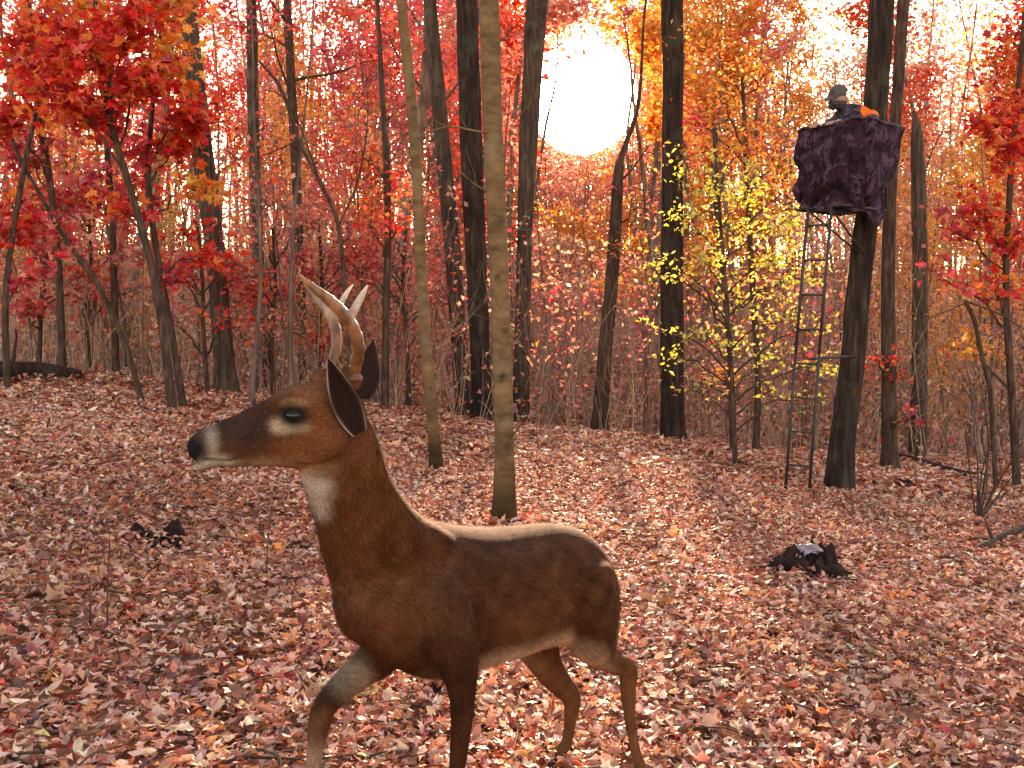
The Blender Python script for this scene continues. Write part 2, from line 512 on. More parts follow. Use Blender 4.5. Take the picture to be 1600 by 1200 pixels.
def bark_relief(rng, n, k, length, rad, amp, furrows=9):
    a = np.linspace(0, 2 * np.pi, k, endpoint=False)[None]; h = np.linspace(0, length, n)[:, None]
    z = np.zeros((n, k))
    for i in range(7):
        f = rng.integers(max(2, furrows - 4), furrows + 5)
        z += np.sin(f * a + rng.uniform(0, 6.28) + 1.3 * np.sin(h * rng.uniform(2, 7) + rng.uniform(0, 6.28)) + h * rng.uniform(-2, 2))
    z = z / 7 * 2
    lump = np.sin(2 * a + h * rng.uniform(0.5, 1.5) + rng.uniform(0, 6)) * 0.05 + np.sin(3 * a - h * 1.1 + rng.uniform(0, 6)) * 0.03
    return amp * np.sign(z) * np.abs(z) ** 0.7 + lump

def stem_from_px(pts, d, lean=0.0):
    """3-D stem through photo pixels at distance d; widths in photo pixels become radii"""
    base = P(pts[0][0], pts[0][1], d)
    out = []
    for (px, py, w) in pts:
        q = P(px, py, d + lean * max(0, (pts[0][1] - py)) / 600.0)
        out.append((*q, w / 2 * d / FPX))
    a = np.array(out)
    gz = float(H(a[0, 0], a[0, 1]))
    a[0, 2] = gz - 0.06
    return a
def extend_up(rng, a, top, r_end=0.02):
    """carry a stem on above the picture to its real height"""
    d = unit(a[-1, :3] - a[-2, :3]); p = a[-1].copy()
    rows = []
    n = max(2, int((top - p[2]) / 1.0)); r0 = p[3]
    if top <= p[2] + 0.3: return a
    for i in range(n):
        d = unit(d + rng.normal(0, 0.04, 3) + np.array((0, 0, 0.06)))
        st = (top - p[2]) / (n - i)
        q = p.copy(); q[:3] = p[:3] + d * st / max(d[2], 0.5); q[3] = r0 + (r_end - r0) * (i + 1) / n
        rows.append(q); p = q
    return np.vstack((a, rows))

def make_tree(name, label, seed, px, d, bark, top=9.0, k=14, relief=0.05, step=0.10, crown=None, twigs=(), blobs=(), group=None,
              cat='tree', flare=0.5, lean=0.0, basecol=None, knots=(), leafshape=OVAL2, lsize=(0.05, 0.09), layer=0.7):
    """a tree that stands where the photograph shows it: trunk, branches, crown"""
    rng = np.random.default_rng(seed)
    a = stem_from_px(px, d, lean)
    a = extend_up(rng, a, top)
    L = float(np.linalg.norm(np.diff(a[:, :3], axis=0), axis=1).sum())
    n = max(8, int(L / step))
    s = smooth_path(a, n)
    hgt = s[:, 2] - s[0, 2]
    rad = np.maximum(s[:, 3], 0.006) * (1 + flare * np.exp(-hgt / 0.16))
    org = s[0, :3].copy()
    root = empty(name, org, label, cat, group)
    path = s[:, :3] - org
    rel = bark_relief(rng, n, k, L, rad, relief)
    V, Fq = tube(path, rad, k, rel)
    C = np.ones((len(V), 3))
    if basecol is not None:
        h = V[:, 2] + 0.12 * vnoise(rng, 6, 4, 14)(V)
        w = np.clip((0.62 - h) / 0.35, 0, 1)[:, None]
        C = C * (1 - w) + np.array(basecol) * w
    for (kx, ky, kr) in knots:                     # dark branch scars on smooth bark
        q = P(kx, ky, d - 0.08) - org
        w = np.exp(-(np.linalg.norm((V - q) * np.array((1, 0.6, 1.6)), axis=1) / (kr * 1.25)) ** 2)[:, None]
        C = C * (1 - 0.88 * np.clip(w * 1.6, 0, 1))
        out = unit(V - path[np.argmin(np.abs(path[:, 2] - q[2]))]); V = V + out * w * kr * 0.25
    tg = Geo(); tg.add(V, Fq, C)
    tg.build('trunk', bark, root)
    if d < 10 and cat == 'tree':                   # leaves blown against the foot
        q = 170; an = rng.uniform(0, 6.283, q); rr = rad[0] * 0.8 + np.abs(rng.normal(0, 0.11, q)) + 0.01
        xx, yy = org[0] + np.cos(an) * rr, org[1] + np.sin(an) * rr
        heap = Geo(); add_leaves(heap, rng, OVAL2, np.stack((xx, yy, H(xx, yy) + 0.05 + 0.07 * np.exp(-rr / 0.10)), -1) - org, hang(rng, q, 0.5), rng.uniform(0.045, 0.085, q), palette(rng, LIT, q, LITP), 0.6)
        tag(heap.build('heaped_leaves', M['litter'], root), kind='stuff')
    out, tips = [], []
    if crown:
        zt = path[-1, 2]
        t0 = np.searchsorted(path[:, 2], crown['from'] - org[2]) / n if crown['from'] - org[2] < zt else 0.6
        limbs(rng, path, rad, crown['n'], max(t0, 0.05), 0.99, crown['len'], crown.get('ang', 1.0), crown.get('depth', 2), crown.get('lift', 0.1), 4, 0.45, out, tips)
    for tw in twigs:                               # bare twigs one can see
        q = np.array([P(x, y, d + dd) - org for (x, y, dd) in tw[0]])
        q[0] = path[np.argmin(np.linalg.norm(path - q[0], axis=1))]
        sp = smooth_path(q, 10)
        bo = Geo(); bo.add(*tube(sp, np.linspace(tw[1], tw[1] * 0.35, 10), 6))
        for j in (4, 6, 8):
            bo.add(*tube(branch_path(rng, sp[j], side_dir(rng, unit(sp[j] - sp[j - 1]), 0.8), 0.25, 5), np.linspace(tw[1] * 0.4, 0.0015, 5), 3))
        bo.build('branch', bark, root)
    lg_ = Geo(); nl = 0
    for b in blobs:                                # sprays of leaves: (px, py, depth offset, radius in px, leaves, colours)
        bx, by, dd, br, cnt, cols = b[:6]
        shape = b[6] if len(b) > 6 else leafshape
        ctr = P(bx, by, d + dd) - org; rr = br * d / FPX
        zz = ctr[2] - rr * 0.9 - 0.35 * np.linalg.norm(ctr[:2] - path[0, :2])
        j = int(np.clip(np.searchsorted(path[:, 2], zz), 1, n - 2))
        st = path[j]
        mid = (st + ctr) / 2 + np.array((0, 0, 0.10 * np.linalg.norm(ctr - st)))
        sp = smooth_path(np.array((st, mid, ctr, ctr + (ctr - mid) * 0.45)), 10) + np.vstack((np.zeros(3), rng.normal(0, 0.02, (9, 3))))
        bo = Geo(); bo.add(*tube(sp, np.linspace(min(rad[j] * 0.5, 0.016), 0.003, 10), 5))
        tp = []
        for q in range(7):
            bp = branch_path(rng, sp[int(rng.integers(4, 10))], side_dir(rng, unit(ctr - st), rng.uniform(0.5, 1.4)), rr * rng.uniform(0.6, 1.3), 6, 0.2, 0.02)
            bo.add(*tube(bp, np.linspace(0.005, 0.0015, 6), 3)); tp.append(bp[1:])
        bo.build('branch', bark, root)
        tp.append(sp[5:])
        pts = leaf_points(rng, tp, cnt, rr * (0.27 if layer > 0.5 else 0.36), layer)
        keep = ~sun_gap(pts + org)
        pts = pts[keep]
        add_leaves(lg_, rng, shape, pts, hang(rng, len(pts), 0.5), rng.uniform(lsize[0], lsize[1], len(pts)), palette(rng, cols, len(pts)), 0.5)
        nl += len(pts)
    if crown and crown.get('leaves'):
        pts = leaf_points(rng, tips, crown['leaves'], 0.22)
        pts = pts[~sun_gap(pts + org)]
        z_ok = (pts[:, 2] + org[2] > crown.get('zmin', 0))
        pts = pts[z_ok]
        add_leaves(lg_, rng, KITE2, pts, hang(rng, len(pts)), rng.uniform(0.09, 0.15, len(pts)), palette(rng, crown['cols'], len(pts)), 0.5)
        nl += len(pts)
    if out:
        bg = Geo()
        for (bp, br, kk) in out: bg.add(*tube(bp, br, kk))
        tag(bg.build('branches', bark, root), kind='stuff')
    if nl:
        lg_.build('crown', M['leaf'], root, smooth=False)
    return root

RED = [(0.72, 0.035, 0.02), (0.60, 0.02, 0.02), (0.76, 0.10, 0.03), (0.42, 0.012, 0.015), (0.74, 0.17, 0.03)]
CRIM = [(0.60, 0.04, 0.06), (0.68, 0.09, 0.08), (0.46, 0.03, 0.05), (0.70, 0.19, 0.13)]
ORNG = [(0.74, 0.22, 0.035), (0.76, 0.32, 0.06), (0.68, 0.13, 0.03), (0.76, 0.44, 0.10)]
PINK = [(0.70, 0.28, 0.19), (0.64, 0.18, 0.14), (0.72, 0.38, 0.26), (0.58, 0.12, 0.11)]
YEL = [(0.62, 0.50, 0.06), (0.52, 0.54, 0.09), (0.64, 0.44, 0.07), (0.40, 0.48, 0.09), (0.64, 0.56, 0.20)]
TAN = [(0.60, 0.38, 0.23), (0.54, 0.30, 0.18), (0.66, 0.45, 0.32), (0.56, 0.25, 0.16)]

# --- the trunks that stand out, nearest first
make_tree('pale_tree', 'smooth pale tan tree with dark knots standing right behind the deer\'s back', 101,
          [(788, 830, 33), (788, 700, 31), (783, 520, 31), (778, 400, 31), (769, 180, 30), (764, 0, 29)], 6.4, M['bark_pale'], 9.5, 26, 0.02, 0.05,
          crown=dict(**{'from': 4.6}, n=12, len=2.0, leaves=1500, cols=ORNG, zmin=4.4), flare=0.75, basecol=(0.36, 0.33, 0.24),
          twigs=[([(766, 308, 0), (742, 288, -0.1), (712, 262, -0.2)], 0.009), ([(762, 212, 0), (744, 205, -0.1), (700, 198, -0.15), (656, 212, -0.2)], 0.010),
                 ([(790, 310, 0), (799, 262, 0.1), (796, 205, 0.2), (812, 178, 0.3)], 0.009), ([(792, 378, 0), (812, 356, 0.1), (822, 330, 0.2)], 0.007),
                 ([(796, 690, 0), (815, 662, -0.2), (824, 645, -0.3)], 0.007)],
          knots=[(783, 300, 0.013), (786, 342, 0.014), (777, 432, 0.012), (790, 520, 0.018), (796, 535, 0.012), (785, 590, 0.016), (791, 640, 0.011),
                 (765, 60, 0.011), (774, 105, 0.012), (770, 255, 0.012), (800, 452, 0.012), (796, 700, 0.02), (781, 480, 0.01), (775, 160, 0.01), (797, 585, 0.011)])
make_tree('pale_tree', 'slender pale leaning tree beside the antlers with darkened foot', 102,
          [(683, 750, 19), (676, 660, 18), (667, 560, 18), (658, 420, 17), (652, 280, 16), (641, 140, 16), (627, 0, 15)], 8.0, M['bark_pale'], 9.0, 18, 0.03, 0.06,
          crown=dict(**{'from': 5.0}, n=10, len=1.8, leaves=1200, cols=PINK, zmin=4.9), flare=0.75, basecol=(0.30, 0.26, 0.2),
          twigs=[([(652, 250, 0), (630, 215, 0.1), (612, 150, 0.2), (608, 60, 0.3)], 0.009), ([(669, 590, 0), (672, 620, -0.1), (655, 650, -0.2)], 0.006),
                 ([(656, 380, 0), (668, 330, 0.2), (672, 250, 0.3)], 0.008)],
          knots=[(652, 200, 0.014), (672, 565, 0.012), (660, 470, 0.01), (640, 80, 0.012)])
STAND_D = 9.3
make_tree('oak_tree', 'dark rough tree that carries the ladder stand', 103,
          [(1310, 762, 46), (1316, 690, 38), (1330, 580, 36), (1344, 430, 36), (1357, 320, 36), (1367, 180, 35), (1375, 60, 35), (1378, 0, 34)], STAND_D, M['bark_dark'], 12, 26, 0.06, 0.05,
          crown=dict(**{'from': 5.2}, n=14, len=2.4, leaves=1800, cols=ORNG, zmin=5.0), flare=0.30)
make_tree('maple_tree', 'straight dark trunk between the sun and the yellow leaves', 104,
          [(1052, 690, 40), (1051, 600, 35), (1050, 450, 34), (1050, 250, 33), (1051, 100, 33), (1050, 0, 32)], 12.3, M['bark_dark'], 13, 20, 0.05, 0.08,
          crown=dict(**{'from': 6.0}, n=14, len=2.6, leaves=2200, cols=ORNG, zmin=5.9), flare=0.25)
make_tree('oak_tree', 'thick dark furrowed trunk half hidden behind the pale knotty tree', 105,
          [(754, 655, 33), (750, 560, 30), (745, 420, 31), (737, 250, 33), (732, 100, 34), (729, 0, 34)], 13.0, M['bark_dark'], 14, 20, 0.06, 0.08,
          crown=dict(**{'from': 6.5}, n=14, len=2.8, leaves=2200, cols=PINK, zmin=6.3))
make_tree('oak_tree', 'grey brown leaning trunk between the two pale trees', 106,
          [(726, 655, 28), (718, 540, 25), (708, 400, 24), (694, 260, 23), (682, 120, 21), (672, 0, 20)], 14.0, M['bark_grey'], 13, 16, 0.05, 0.09,
          crown=dict(**{'from': 6.5}, n=12, len=2.4, leaves=1800, cols=RED, zmin=6.3))
make_tree('oak_tree', 'brown trunk just left of the sun', 107,
          [(812, 645, 26), (816, 520, 24), (820, 380, 25), (826, 220, 30), (833, 100, 30), (840, 0, 31)], 14.0, M['bark_grey'], 13, 16, 0.05, 0.09,
          crown=dict(**{'from': 6.6}, n=12, len=2.4, leaves=1500, cols=ORNG, zmin=6.4))
make_tree('maple_tree', 'slim dark forked tree directly below the sun', 108,
          [(936, 648, 24), (944, 560, 21), (953, 470, 20), (961, 360, 19), (966, 270, 16), (974, 235, 9), (998, 160, 6), (1006, 30, 4)], 13.2, M['bark_sapling'], 6.5, 12, 0.05, 0.1,
          twigs=[([(966, 290, 0), (990, 262, 0.1), (1015, 225, 0.1)], 0.02)],
          blobs=[(965, 395, -0.2, 40, 70, ORNG), (1000, 320, 0, 40, 40, ORNG), (985, 420, 0.3, 30, 40, TAN)])
make_tree('dead_snag', 'grey dead snag with broken top to the right of the ladder stand', 109,
          [(1437, 640, 24), (1437, 500, 22), (1436, 350, 22), (1433, 230, 20), (1432, 195, 13), (1428, 172, 3)], 13.0, M['bark_grey'], 1.0, 16, 0.08, 0.08, flare=0.3,
          twigs=[([(1436, 300, 0), (1455, 240, 0.2), (1475, 200, 0.3)], 0.016)])
make_tree('oak_tree', 'thin reddish trunk between the ladder stand tree and the snag', 110,
          [(1390, 725, 26), (1389, 620, 23), (1387, 480, 21), (1390, 330, 20), (1402, 150, 18), (1412, 0, 17)], 11.2, M['bark_sapling'], 9, 14, 0.05, 0.08,
          crown=dict(**{'from': 5.5}, n=10, len=1.8, leaves=900, cols=PINK, zmin=5.4),
          blobs=[(1400, 590, -0.3, 30, 35, RED, MAPLE2), (1370, 560, -0.4, 26, 30, RED, MAPLE2), (1420, 650, -0.3, 28, 30, CRIM, MAPLE2)])
make_tree('oak_tree', 'tall brown leaning trunk at the left by the bright gap of sky', 111,
          [(354, 610, 34), (346, 520, 31), (336, 400, 29), (322, 280, 30), (305, 130, 28), (290, 0, 27)], 12.0, M['bark_grey'], 12, 18, 0.05, 0.08,
          crown=dict(**{'from': 6.0}, n=12, len=2.2, leaves=1500, cols=RED, zmin=5.9),
          blobs=[(370, 250, -0.5, 38, 60, RED, MAPLE2), (310, 210, -0.8, 40, 90, RED, MAPLE2), (335, 165, -0.8, 36, 70, RED, MAPLE2)])
make_tree('oak_tree', 'slim grey trunk behind the left gap of sky', 112,
          [(407, 560, 20), (404, 420, 19), (399, 280, 18), (395, 150, 17), (392, 0, 16)], 17.0, M['bark_grey'], 11, 10, 0.05, 0.15,
          crown=dict(**{'from': 7.0}, n=8, len=2.0, leaves=800, cols=PINK, zmin=6.9))
make_tree('oak_tree', 'slim grey trunk above and left of the antlers', 113,
          [(474, 540, 15), (468, 400, 15), (461, 240, 14), (453, 90, 13), (449, 0, 12)], 16.5, M['bark_sapling'], 10, 10, 0.05, 0.15,
          crown=dict(**{'from': 4.6}, n=12, len=1.8, leaves=1100, cols=CRIM))
make_tree('sapling', 'bare crooked sapling arching left above the antlers', 114,
          [(552, 600, 8), (540, 470, 7), (528, 350, 7), (500, 285, 6), (468, 222, 6), (440, 140, 5), (405, 95, 3)], 10.8, M['bark_sapling'], 1.0, 8, 0.03, 0.08, flare=0.2,
          twigs=[([(468, 222, 0), (420, 240, 0.1), (400, 245, 0.2)], 0.009), ([(500, 285, 0), (470, 200, 0.1), (440, 150, 0.1), (410, 140, 0.2)], 0.012),
                 ([(528, 350, 0), (560, 280, 0.2), (575, 180, 0.3), (570, 100, 0.4)], 0.013)])
make_tree('sapling', 'dark straight sapling stem just right of the antlers', 115,
          [(601, 590, 12), (603, 480, 11), (606, 380, 11), (604, 260, 10), (596, 120, 8), (590, 0, 6)], 12.5, M['bark_sapling'], 6.0, 8, 0.03, 0.1, flare=0.2,
          blobs=[(580, 360, 0.2, 45, 70, RED, MAPLE2), (610, 300, -0.2, 45, 70, RED, MAPLE2), (560, 420, 0, 40, 50, CRIM, MAPLE2), (620, 350, -0.5, 40, 60, RED, MAPLE2), (575, 250, 0.5, 50, 90, RED, MAPLE2)])
# --- red maples of the left
RM = [
 ([(97, 545, 13), (92, 430, 12), (80, 300, 11), (62, 180, 10), (50, 60, 8)], 11.5, 'dark leaning maple at the far left edge with scarlet top leaves',
  [(60, 110, -0.5, 75, 260, RED), (20, 190, -0.6, 60, 200, RED), (110, 80, -0.4, 65, 200, RED), (45, 250, 0, 60, 130, CRIM), (30, 370, 0, 50, 80, CRIM), (100, 20, 0, 60, 130, ORNG), (70, 40, 0.3, 60, 120, RED)]),
 ([(272, 640, 15), (252, 500, 13), (228, 380, 12), (190, 250, 11), (160, 140, 9), (150, 40, 7)], 9.6, 'dark leaning maple sapling with thick red foliage in the upper left',
  [(150, 90, -0.6, 80, 260, RED), (200, 60, -0.2, 75, 220, RED), (215, 140, -0.4, 60, 160, RED), (110, 160, -0.3, 70, 200, RED), (250, 110, 0.2, 60, 150, ORNG), (170, 200, 0, 60, 100, CRIM), (190, 330, 0.2, 46, 60, RED), (240, 20, 0.3, 70, 160, ORNG)]),
 ([(288, 640, 12), (268, 520, 11), (246, 400, 10), (232, 280, 9), (240, 150, 7)], 10.2, 'forked maple sapling with red leaf sprays beside the tall left trunk',
  [(290, 190, -0.2, 50, 130, RED), (275, 240, 0, 50, 110, RED), (310, 300, 0, 40, 50, ORNG), (230, 260, 0, 55, 80, CRIM), (300, 400, 0, 45, 50, RED), (260, 440, 0, 40, 40, CRIM)]),
 ([(228, 650, 10), (196, 540, 9), (150, 440, 8), (110, 385, 7), (60, 300, 6)], 9.8, 'thin sapling leaning hard to the left over the leaf slope',
  [(90, 370, 0, 50, 60, CRIM), (40, 330, 0, 45, 50, RED)]),
 ([(180, 560, 12), (178, 440, 11), (175, 330, 10), (168, 230, 9), (175, 100, 7)], 12.5, 'upright dark sapling on the slope between red maples',
  [(150, 300, 0, 55, 90, CRIM), (200, 300, 0.3, 50, 70, RED), (180, 410, 0, 40, 40, PINK)]),
 ([(12, 600, 11), (8, 480, 10), (18, 380, 9), (40, 250, 8), (60, 160, 6)], 9.5, 'dark sapling cut by the left edge of the picture',
  [(10, 370, 0, 55, 70, RED), (30, 440, 0, 40, 40, CRIM)]),
]
for i, (px, d, lab, bl) in enumerate(RM):
    make_tree('maple_tree', lab, 200 + i, px, d, M['bark_sapling'], 5.2 if i < 3 else 3.2, 8, 0.04, 0.09, blobs=bl, leafshape=MAPLE2, lsize=(0.095, 0.165), group='red maple saplings of the left slope', flare=0.2)

LOWL = [([(60, 560, 8), (64, 480, 7), (70, 400, 6), (66, 320, 5)], 12.2, 'low crimson-leaved sapling near the left edge'), ([(140, 575, 8), (136, 500, 7), (142, 420, 6), (138, 330, 5)], 12.8, 'low crimson-leaved sapling between the left maples'),
        ([(325, 620, 8), (318, 520, 7), (316, 430, 6), (308, 350, 5)], 11.4, 'low crimson-leaved sapling left of the tall leaning trunk'), ([(428, 625, 8), (424, 540, 7), (430, 450, 6), (426, 350, 5)], 12.4, 'low crimson-leaved sapling left of the antlers'),
        ([(500, 620, 7), (497, 540, 6), (503, 450, 6), (498, 340, 5)], 13.2, 'low pink-leaved sapling behind the antlers'), ([(640, 640, 7), (636, 540, 6), (630, 450, 6), (634, 360, 5)], 13.4, 'low pink-leaved sapling left of the slender pale tree')]
for i, (px, d, lab) in enumerate(LOWL):
    rx = np.random.default_rng(260 + i); cx, cy = px[2][0], px[2][1]
    bl = [(cx + rx.uniform(-62, 62), cy + rx.uniform(-110, 95), rx.uniform(-0.6, 0.6), rx.uniform(26, 44), int(rx.uniform(40, 85)), (CRIM, PINK, RED)[int(rx.integers(0, 3))]) for q in range(11)]
    make_tree('maple_tree', lab, 260 + i, px, d, M['bark_sapling'], 2.0, 7, 0.03, 0.1, blobs=bl, leafshape=MAPLE2, lsize=(0.055, 0.10), group='low red saplings of the left', flare=0.2, layer=0.45)
# --- the yellow-green sapling and its neighbours
make_tree('beech_sapling', 'young tree with layered yellow green leaves left of the ladder', 230,
          [(1150, 700, 8), (1144, 600, 7), (1136, 480, 7), (1128, 380, 6), (1122, 300, 5), (1118, 250, 4)], 10.3, M['bark_sapling'], 3.4, 8, 0.03, 0.08, flare=0.2, lsize=(0.042, 0.072), layer=0.3,
          blobs=[(1110, 300, -0.2, 48, 200, YEL), (1165, 310, 0, 50, 200, YEL), (1085, 355, -0.5, 34, 94, YEL), (1210, 355, 0.1, 50, 189, YEL), (1150, 370, 0.3, 55, 158, YEL), (1195, 410, 0.2, 50, 168, YEL),
                 (1110, 420, -0.3, 40, 115, YEL), (1065, 425, -0.8, 30, 52, YEL), (1235, 440, 0, 40, 126, YEL), (1160, 470, 0.3, 50, 126, YEL), (1220, 500, 0, 46, 126, YEL), (1030, 430, -0.9, 22, 27, YEL),
                 (1080, 520, -0.4, 36, 52, YEL), (1140, 540, 0, 44, 84, YEL), (1255, 575, -0.2, 32, 63, YEL), (1200, 565, 0, 40, 73, YEL), (1030, 515, -0.6, 24, 21, YEL), (1130, 590, 0.2, 40, 60, ORNG), (1105, 600, 0.2, 36, 50, PINK), (1060, 560, -0.3, 34, 31, YEL), (1090, 615, 0, 34, 31, YEL), (1245, 620, 0, 34, 31, YEL), (1195, 620, 0.2, 34, 37, YEL), (1265, 520, 0.1, 34, 37, YEL), (1285, 430, 0.4, 30, 24, YEL), (1075, 290, 0.2, 30, 24, YEL)])
make_tree('sapling', 'thin dark straight sapling in front of the yellow leaves', 231,
          [(1145, 705, 9), (1140, 560, 8), (1131, 440, 8), (1122, 350, 7), (1118, 200, 5)], 11.4, M['bark_sapling'], 3.8, 7, 0.03, 0.1, flare=0.2, blobs=[(1100, 250, 0, 60, 150, ORNG), (1160, 240, 0.4, 60, 150, ORNG), (1185, 205, 0.6, 60, 120, ORNG)])
make_tree('sapling', 'thin sapling with orange leaves between the dark trunk and the stand', 232,
          [(1180, 712, 11), (1184, 590, 10), (1176, 450, 9), (1168, 300, 8), (1160, 120, 6)], 12.0, M['bark_sapling'], 4.6, 7, 0.03, 0.1, flare=0.2,
          blobs=[(1130, 160, 0, 60, 150, ORNG), (1190, 120, 0, 60, 130, ORNG), (1110, 90, 0.3, 60, 140, ORNG), (1210, 260, 0.3, 50, 110, ORNG), (1230, 300, 0, 45, 90, ORNG), (1100, 200, 0.5, 55, 120, CRIM)])
# --- right edge
make_tree('maple_tree', 'maple with red leaf sprays at the right edge', 240,
          [(1592, 740, 13), (1580, 600, 12), (1572, 450, 11), (1578, 300, 10), (1590, 150, 8)], 9.8, M['bark_sapling'], 4.5, 8, 0.03, 0.09, flare=0.2, leafshape=MAPLE2, lsize=(0.075, 0.12),
          blobs=[(1580, 240, -0.3, 50, 170, RED), (1560, 200, 0, 45, 120, RED), (1595, 160, 0, 50, 140, RED), (1540, 350, 0, 55, 120, RED), (1500, 370, 0.2, 50, 90, CRIM), (1580, 390, 0, 50, 90, RED), (1560, 470, 0, 50, 60, RED), (1590, 60, 0.2, 60, 130, RED), (1480, 440, 0, 40, 40, CRIM), (1525, 560, 0, 40, 40, ORNG)])
make_tree('sapling', 'bent bare sapling with angled top near the right edge', 241,
          [(1560, 700, 8), (1548, 620, 8), (1535, 560, 7), (1522, 500, 7), (1508, 470, 6)], 9.6, M['bark_sapling'], 1.0, 7, 0.03, 0.06, flare=0.2,
          twigs=[([(1508, 470, 0), (1560, 490, 0), (1600, 515, 0.1)], 0.013), ([(1510, 472, 0), (1470, 490, 0), (1425, 505, 0.1)], 0.008)])
# many-stemmed shrub at the right
rng = np.random.default_rng(77)
b0 = ground_at(1526, 818)
shrub = empty('shrub', b0, 'many-stemmed bare shrub rising from the leaves at the right', 'shrub')
for (tx, ty, dd, r) in ((1562, 560, 0.1, 0.011), (1598, 690, -0.2, 0.014), (1545, 640, 0.3, 0.009), (1528, 610, 0.4, 0.009), (1510, 600, 0.5, 0.008), (1580, 600, 0.3, 0.009), (1612, 720, 0.2, 0.010)):
    e = P(tx, ty, b0[1] + dd) - b0
    sp = smooth_path(np.array((np.array((0, 0, -0.03)), e * 0.4 + rng.normal(0, 0.03, 3), e * 0.75 + rng.normal(0, 0.04, 3), e)), 12)
    sg = Geo(); sg.add(*tube(sp, np.linspace(r, r * 0.3, 12), 7))
    for j in (5, 7, 9, 10):
        sg.add(*tube(branch_path(rng, sp[j], side_dir(rng, unit(e), 0.7), 0.3, 6), np.linspace(r * 0.35, 0.0015, 6), 3))
    sg.build('stem', M['bark_sapling'], shrub)

# ------------------------------------------------------------------ the woods behind: prototypes copied one by one
def proto_tree(seed, hgt, r, n_limb, t0, llen, leaves, lsz, depth=2, k=9, lift=0.12):
    rng = np.random.default_rng(seed)
    n = int(hgt / 0.35) + 4
    path = branch_path(rng, (0, 0, -0.15), (rng.normal(0, 0.05), rng.normal(0, 0.05), 1), hgt, n, 0.035, 0.05)
    rad = np.linspace(r, r * 0.18, n) * (1 + 0.4 * np.exp(-path[:, 2].clip(0) / 0.25))
    V, F = tube(path, rad, k, bark_relief(rng, n, k, hgt, rad, 0.05))
    t = Geo(); t.add(V, F)
    out, tips = limbs(rng, path, rad, n_limb, t0, 0.99, llen, 1.0, depth, lift)
    b = Geo()
    for (bp, br, kk) in out: b.add(*tube(bp, br, kk))
    c = Geo()
    if leaves:
        pts = leaf_points(rng, tips, leaves, 0.07 * llen + 0.05)
        tone = np.exp(rng.normal(0, 0.28, (len(pts), 1))) * np.array((1, 1, 1)) * np.exp(rng.normal(0, 0.12, (len(pts), 3)))
        add_leaves(c, rng, KITE2, pts, hang(rng, len(pts)), rng.uniform(lsz[0], lsz[1], len(pts)), np.clip(tone, 0.2, 1.7), 0.5)
    mt, mb = t.mesh('trunk'), b.mesh('branches')
    mc = c.mesh('crown', False) if leaves else None
    for m_ in (mt, mb): m_.materials.append(M['bark_far'])
    if mc: mc.materials.append(M['leaf_obj'])
    return mt, mb, mc
def place(name, proto, x, y, s, rz, colr, label, cat, group, dz=0.0, tilt=(0, 0)):
    e = empty(name, (x, y, float(H(x, y)) + dz), label, cat, group)
    e.scale = (s, s, s); e.rotation_euler = (tilt[0], tilt[1], rz)
    for nm, me in zip(('trunk', 'branches', 'crown'), proto):
        if me is None: continue
        o = bpy.data.objects.new(nm, me); link(o, e)
        if nm == 'crown': o.color = (*colr, 1)
        if nm == 'branches': o['kind'] = 'stuff'
    return e
def hue_at(rng, u, w):
    """what colours the woods have in each part of the view, left to right"""
    if u < 330: cs = [RED, RED, CRIM, ORNG]
    elif u < 560: cs = [PINK, CRIM, RED, ORNG]
    elif u < 760: cs = [RED, PINK, CRIM]
    elif u < 1010: cs = [ORNG, PINK, PINK, CRIM]
    elif u < 1240: cs = [ORNG, ORNG, PINK, CRIM, CRIM]
    elif u < 1460: cs = [PINK, TAN, ORNG]
    else: cs = [RED, CRIM, PINK, ORNG]
    pick = cs[int(rng.integers(0, len(cs)))]
    HUE['word'] = {id(RED): 'scarlet', id(CRIM): 'crimson', id(ORNG): 'orange', id(PINK): 'pinkish', id(TAN): 'tan'}[id(pick)]
    c = np.array(pick).mean(0) * np.exp(rng.normal(0, 0.12, 3))
    return tuple(np.clip(c * 1.15, 0, 0.8))
HUE = {'word': ''}
ZONES = ((60, 'at the left edge'), (190, 'behind the left maple'), (290, 'left of the leaning left trunk'), (390, 'beside the left gap of sky'), (480, 'left of the antlers'), (590, 'straight behind the antlers'),
         (680, 'left of the slender pale tree'), (770, 'between the two pale trees'), (850, 'left of the sun'), (960, 'below the sun'), (1050, 'right of the sun'), (1140, 'right of the dark trunk'),
         (1240, 'behind the yellow leaves'), (1340, 'behind the ladder'), (1430, 'right of the stand tree'), (1520, 'right of the dead snag'), (9999, 'at the right edge'))
def whereabouts(u, y, near, far):
    z = next(t for lim, t in ZONES if u < lim)
    return ('near ' if y < near else 'far ' if y > far else '') , z

TALL = [proto_tree(300 + i, h, r, nl, t0, ll, lv, ls) for i, (h, r, nl, t0, ll, lv, ls) in enumerate(
    ((12, 0.10, 16, 0.30, 2.6, 2600, (0.11, 0.19)), (14, 0.13, 18, 0.34, 3.0, 3200, (0.12, 0.20)), (10, 0.08, 14, 0.26, 2.2, 2200, (0.10, 0.17)), (13, 0.10, 16, 0.40, 2.6, 2400, (0.12, 0.19)), (11, 0.11, 15, 0.22, 2.8, 2600, (0.11, 0.18))))]
MIDS = [proto_tree(320 + i, h, r, nl, t0, ll, lv, ls) for i, (h, r, nl, t0, ll, lv, ls) in enumerate(
    ((5.5, 0.038, 16, 0.14, 1.3, 1200, (0.06, 0.11)), (4.5, 0.030, 14, 0.12, 1.1, 900, (0.06, 0.11)), (6.5, 0.045, 16, 0.14, 1.5, 1500, (0.06, 0.12)), (5.0, 0.034, 14, 0.15, 1.2, 600, (0.06, 0.11))))]
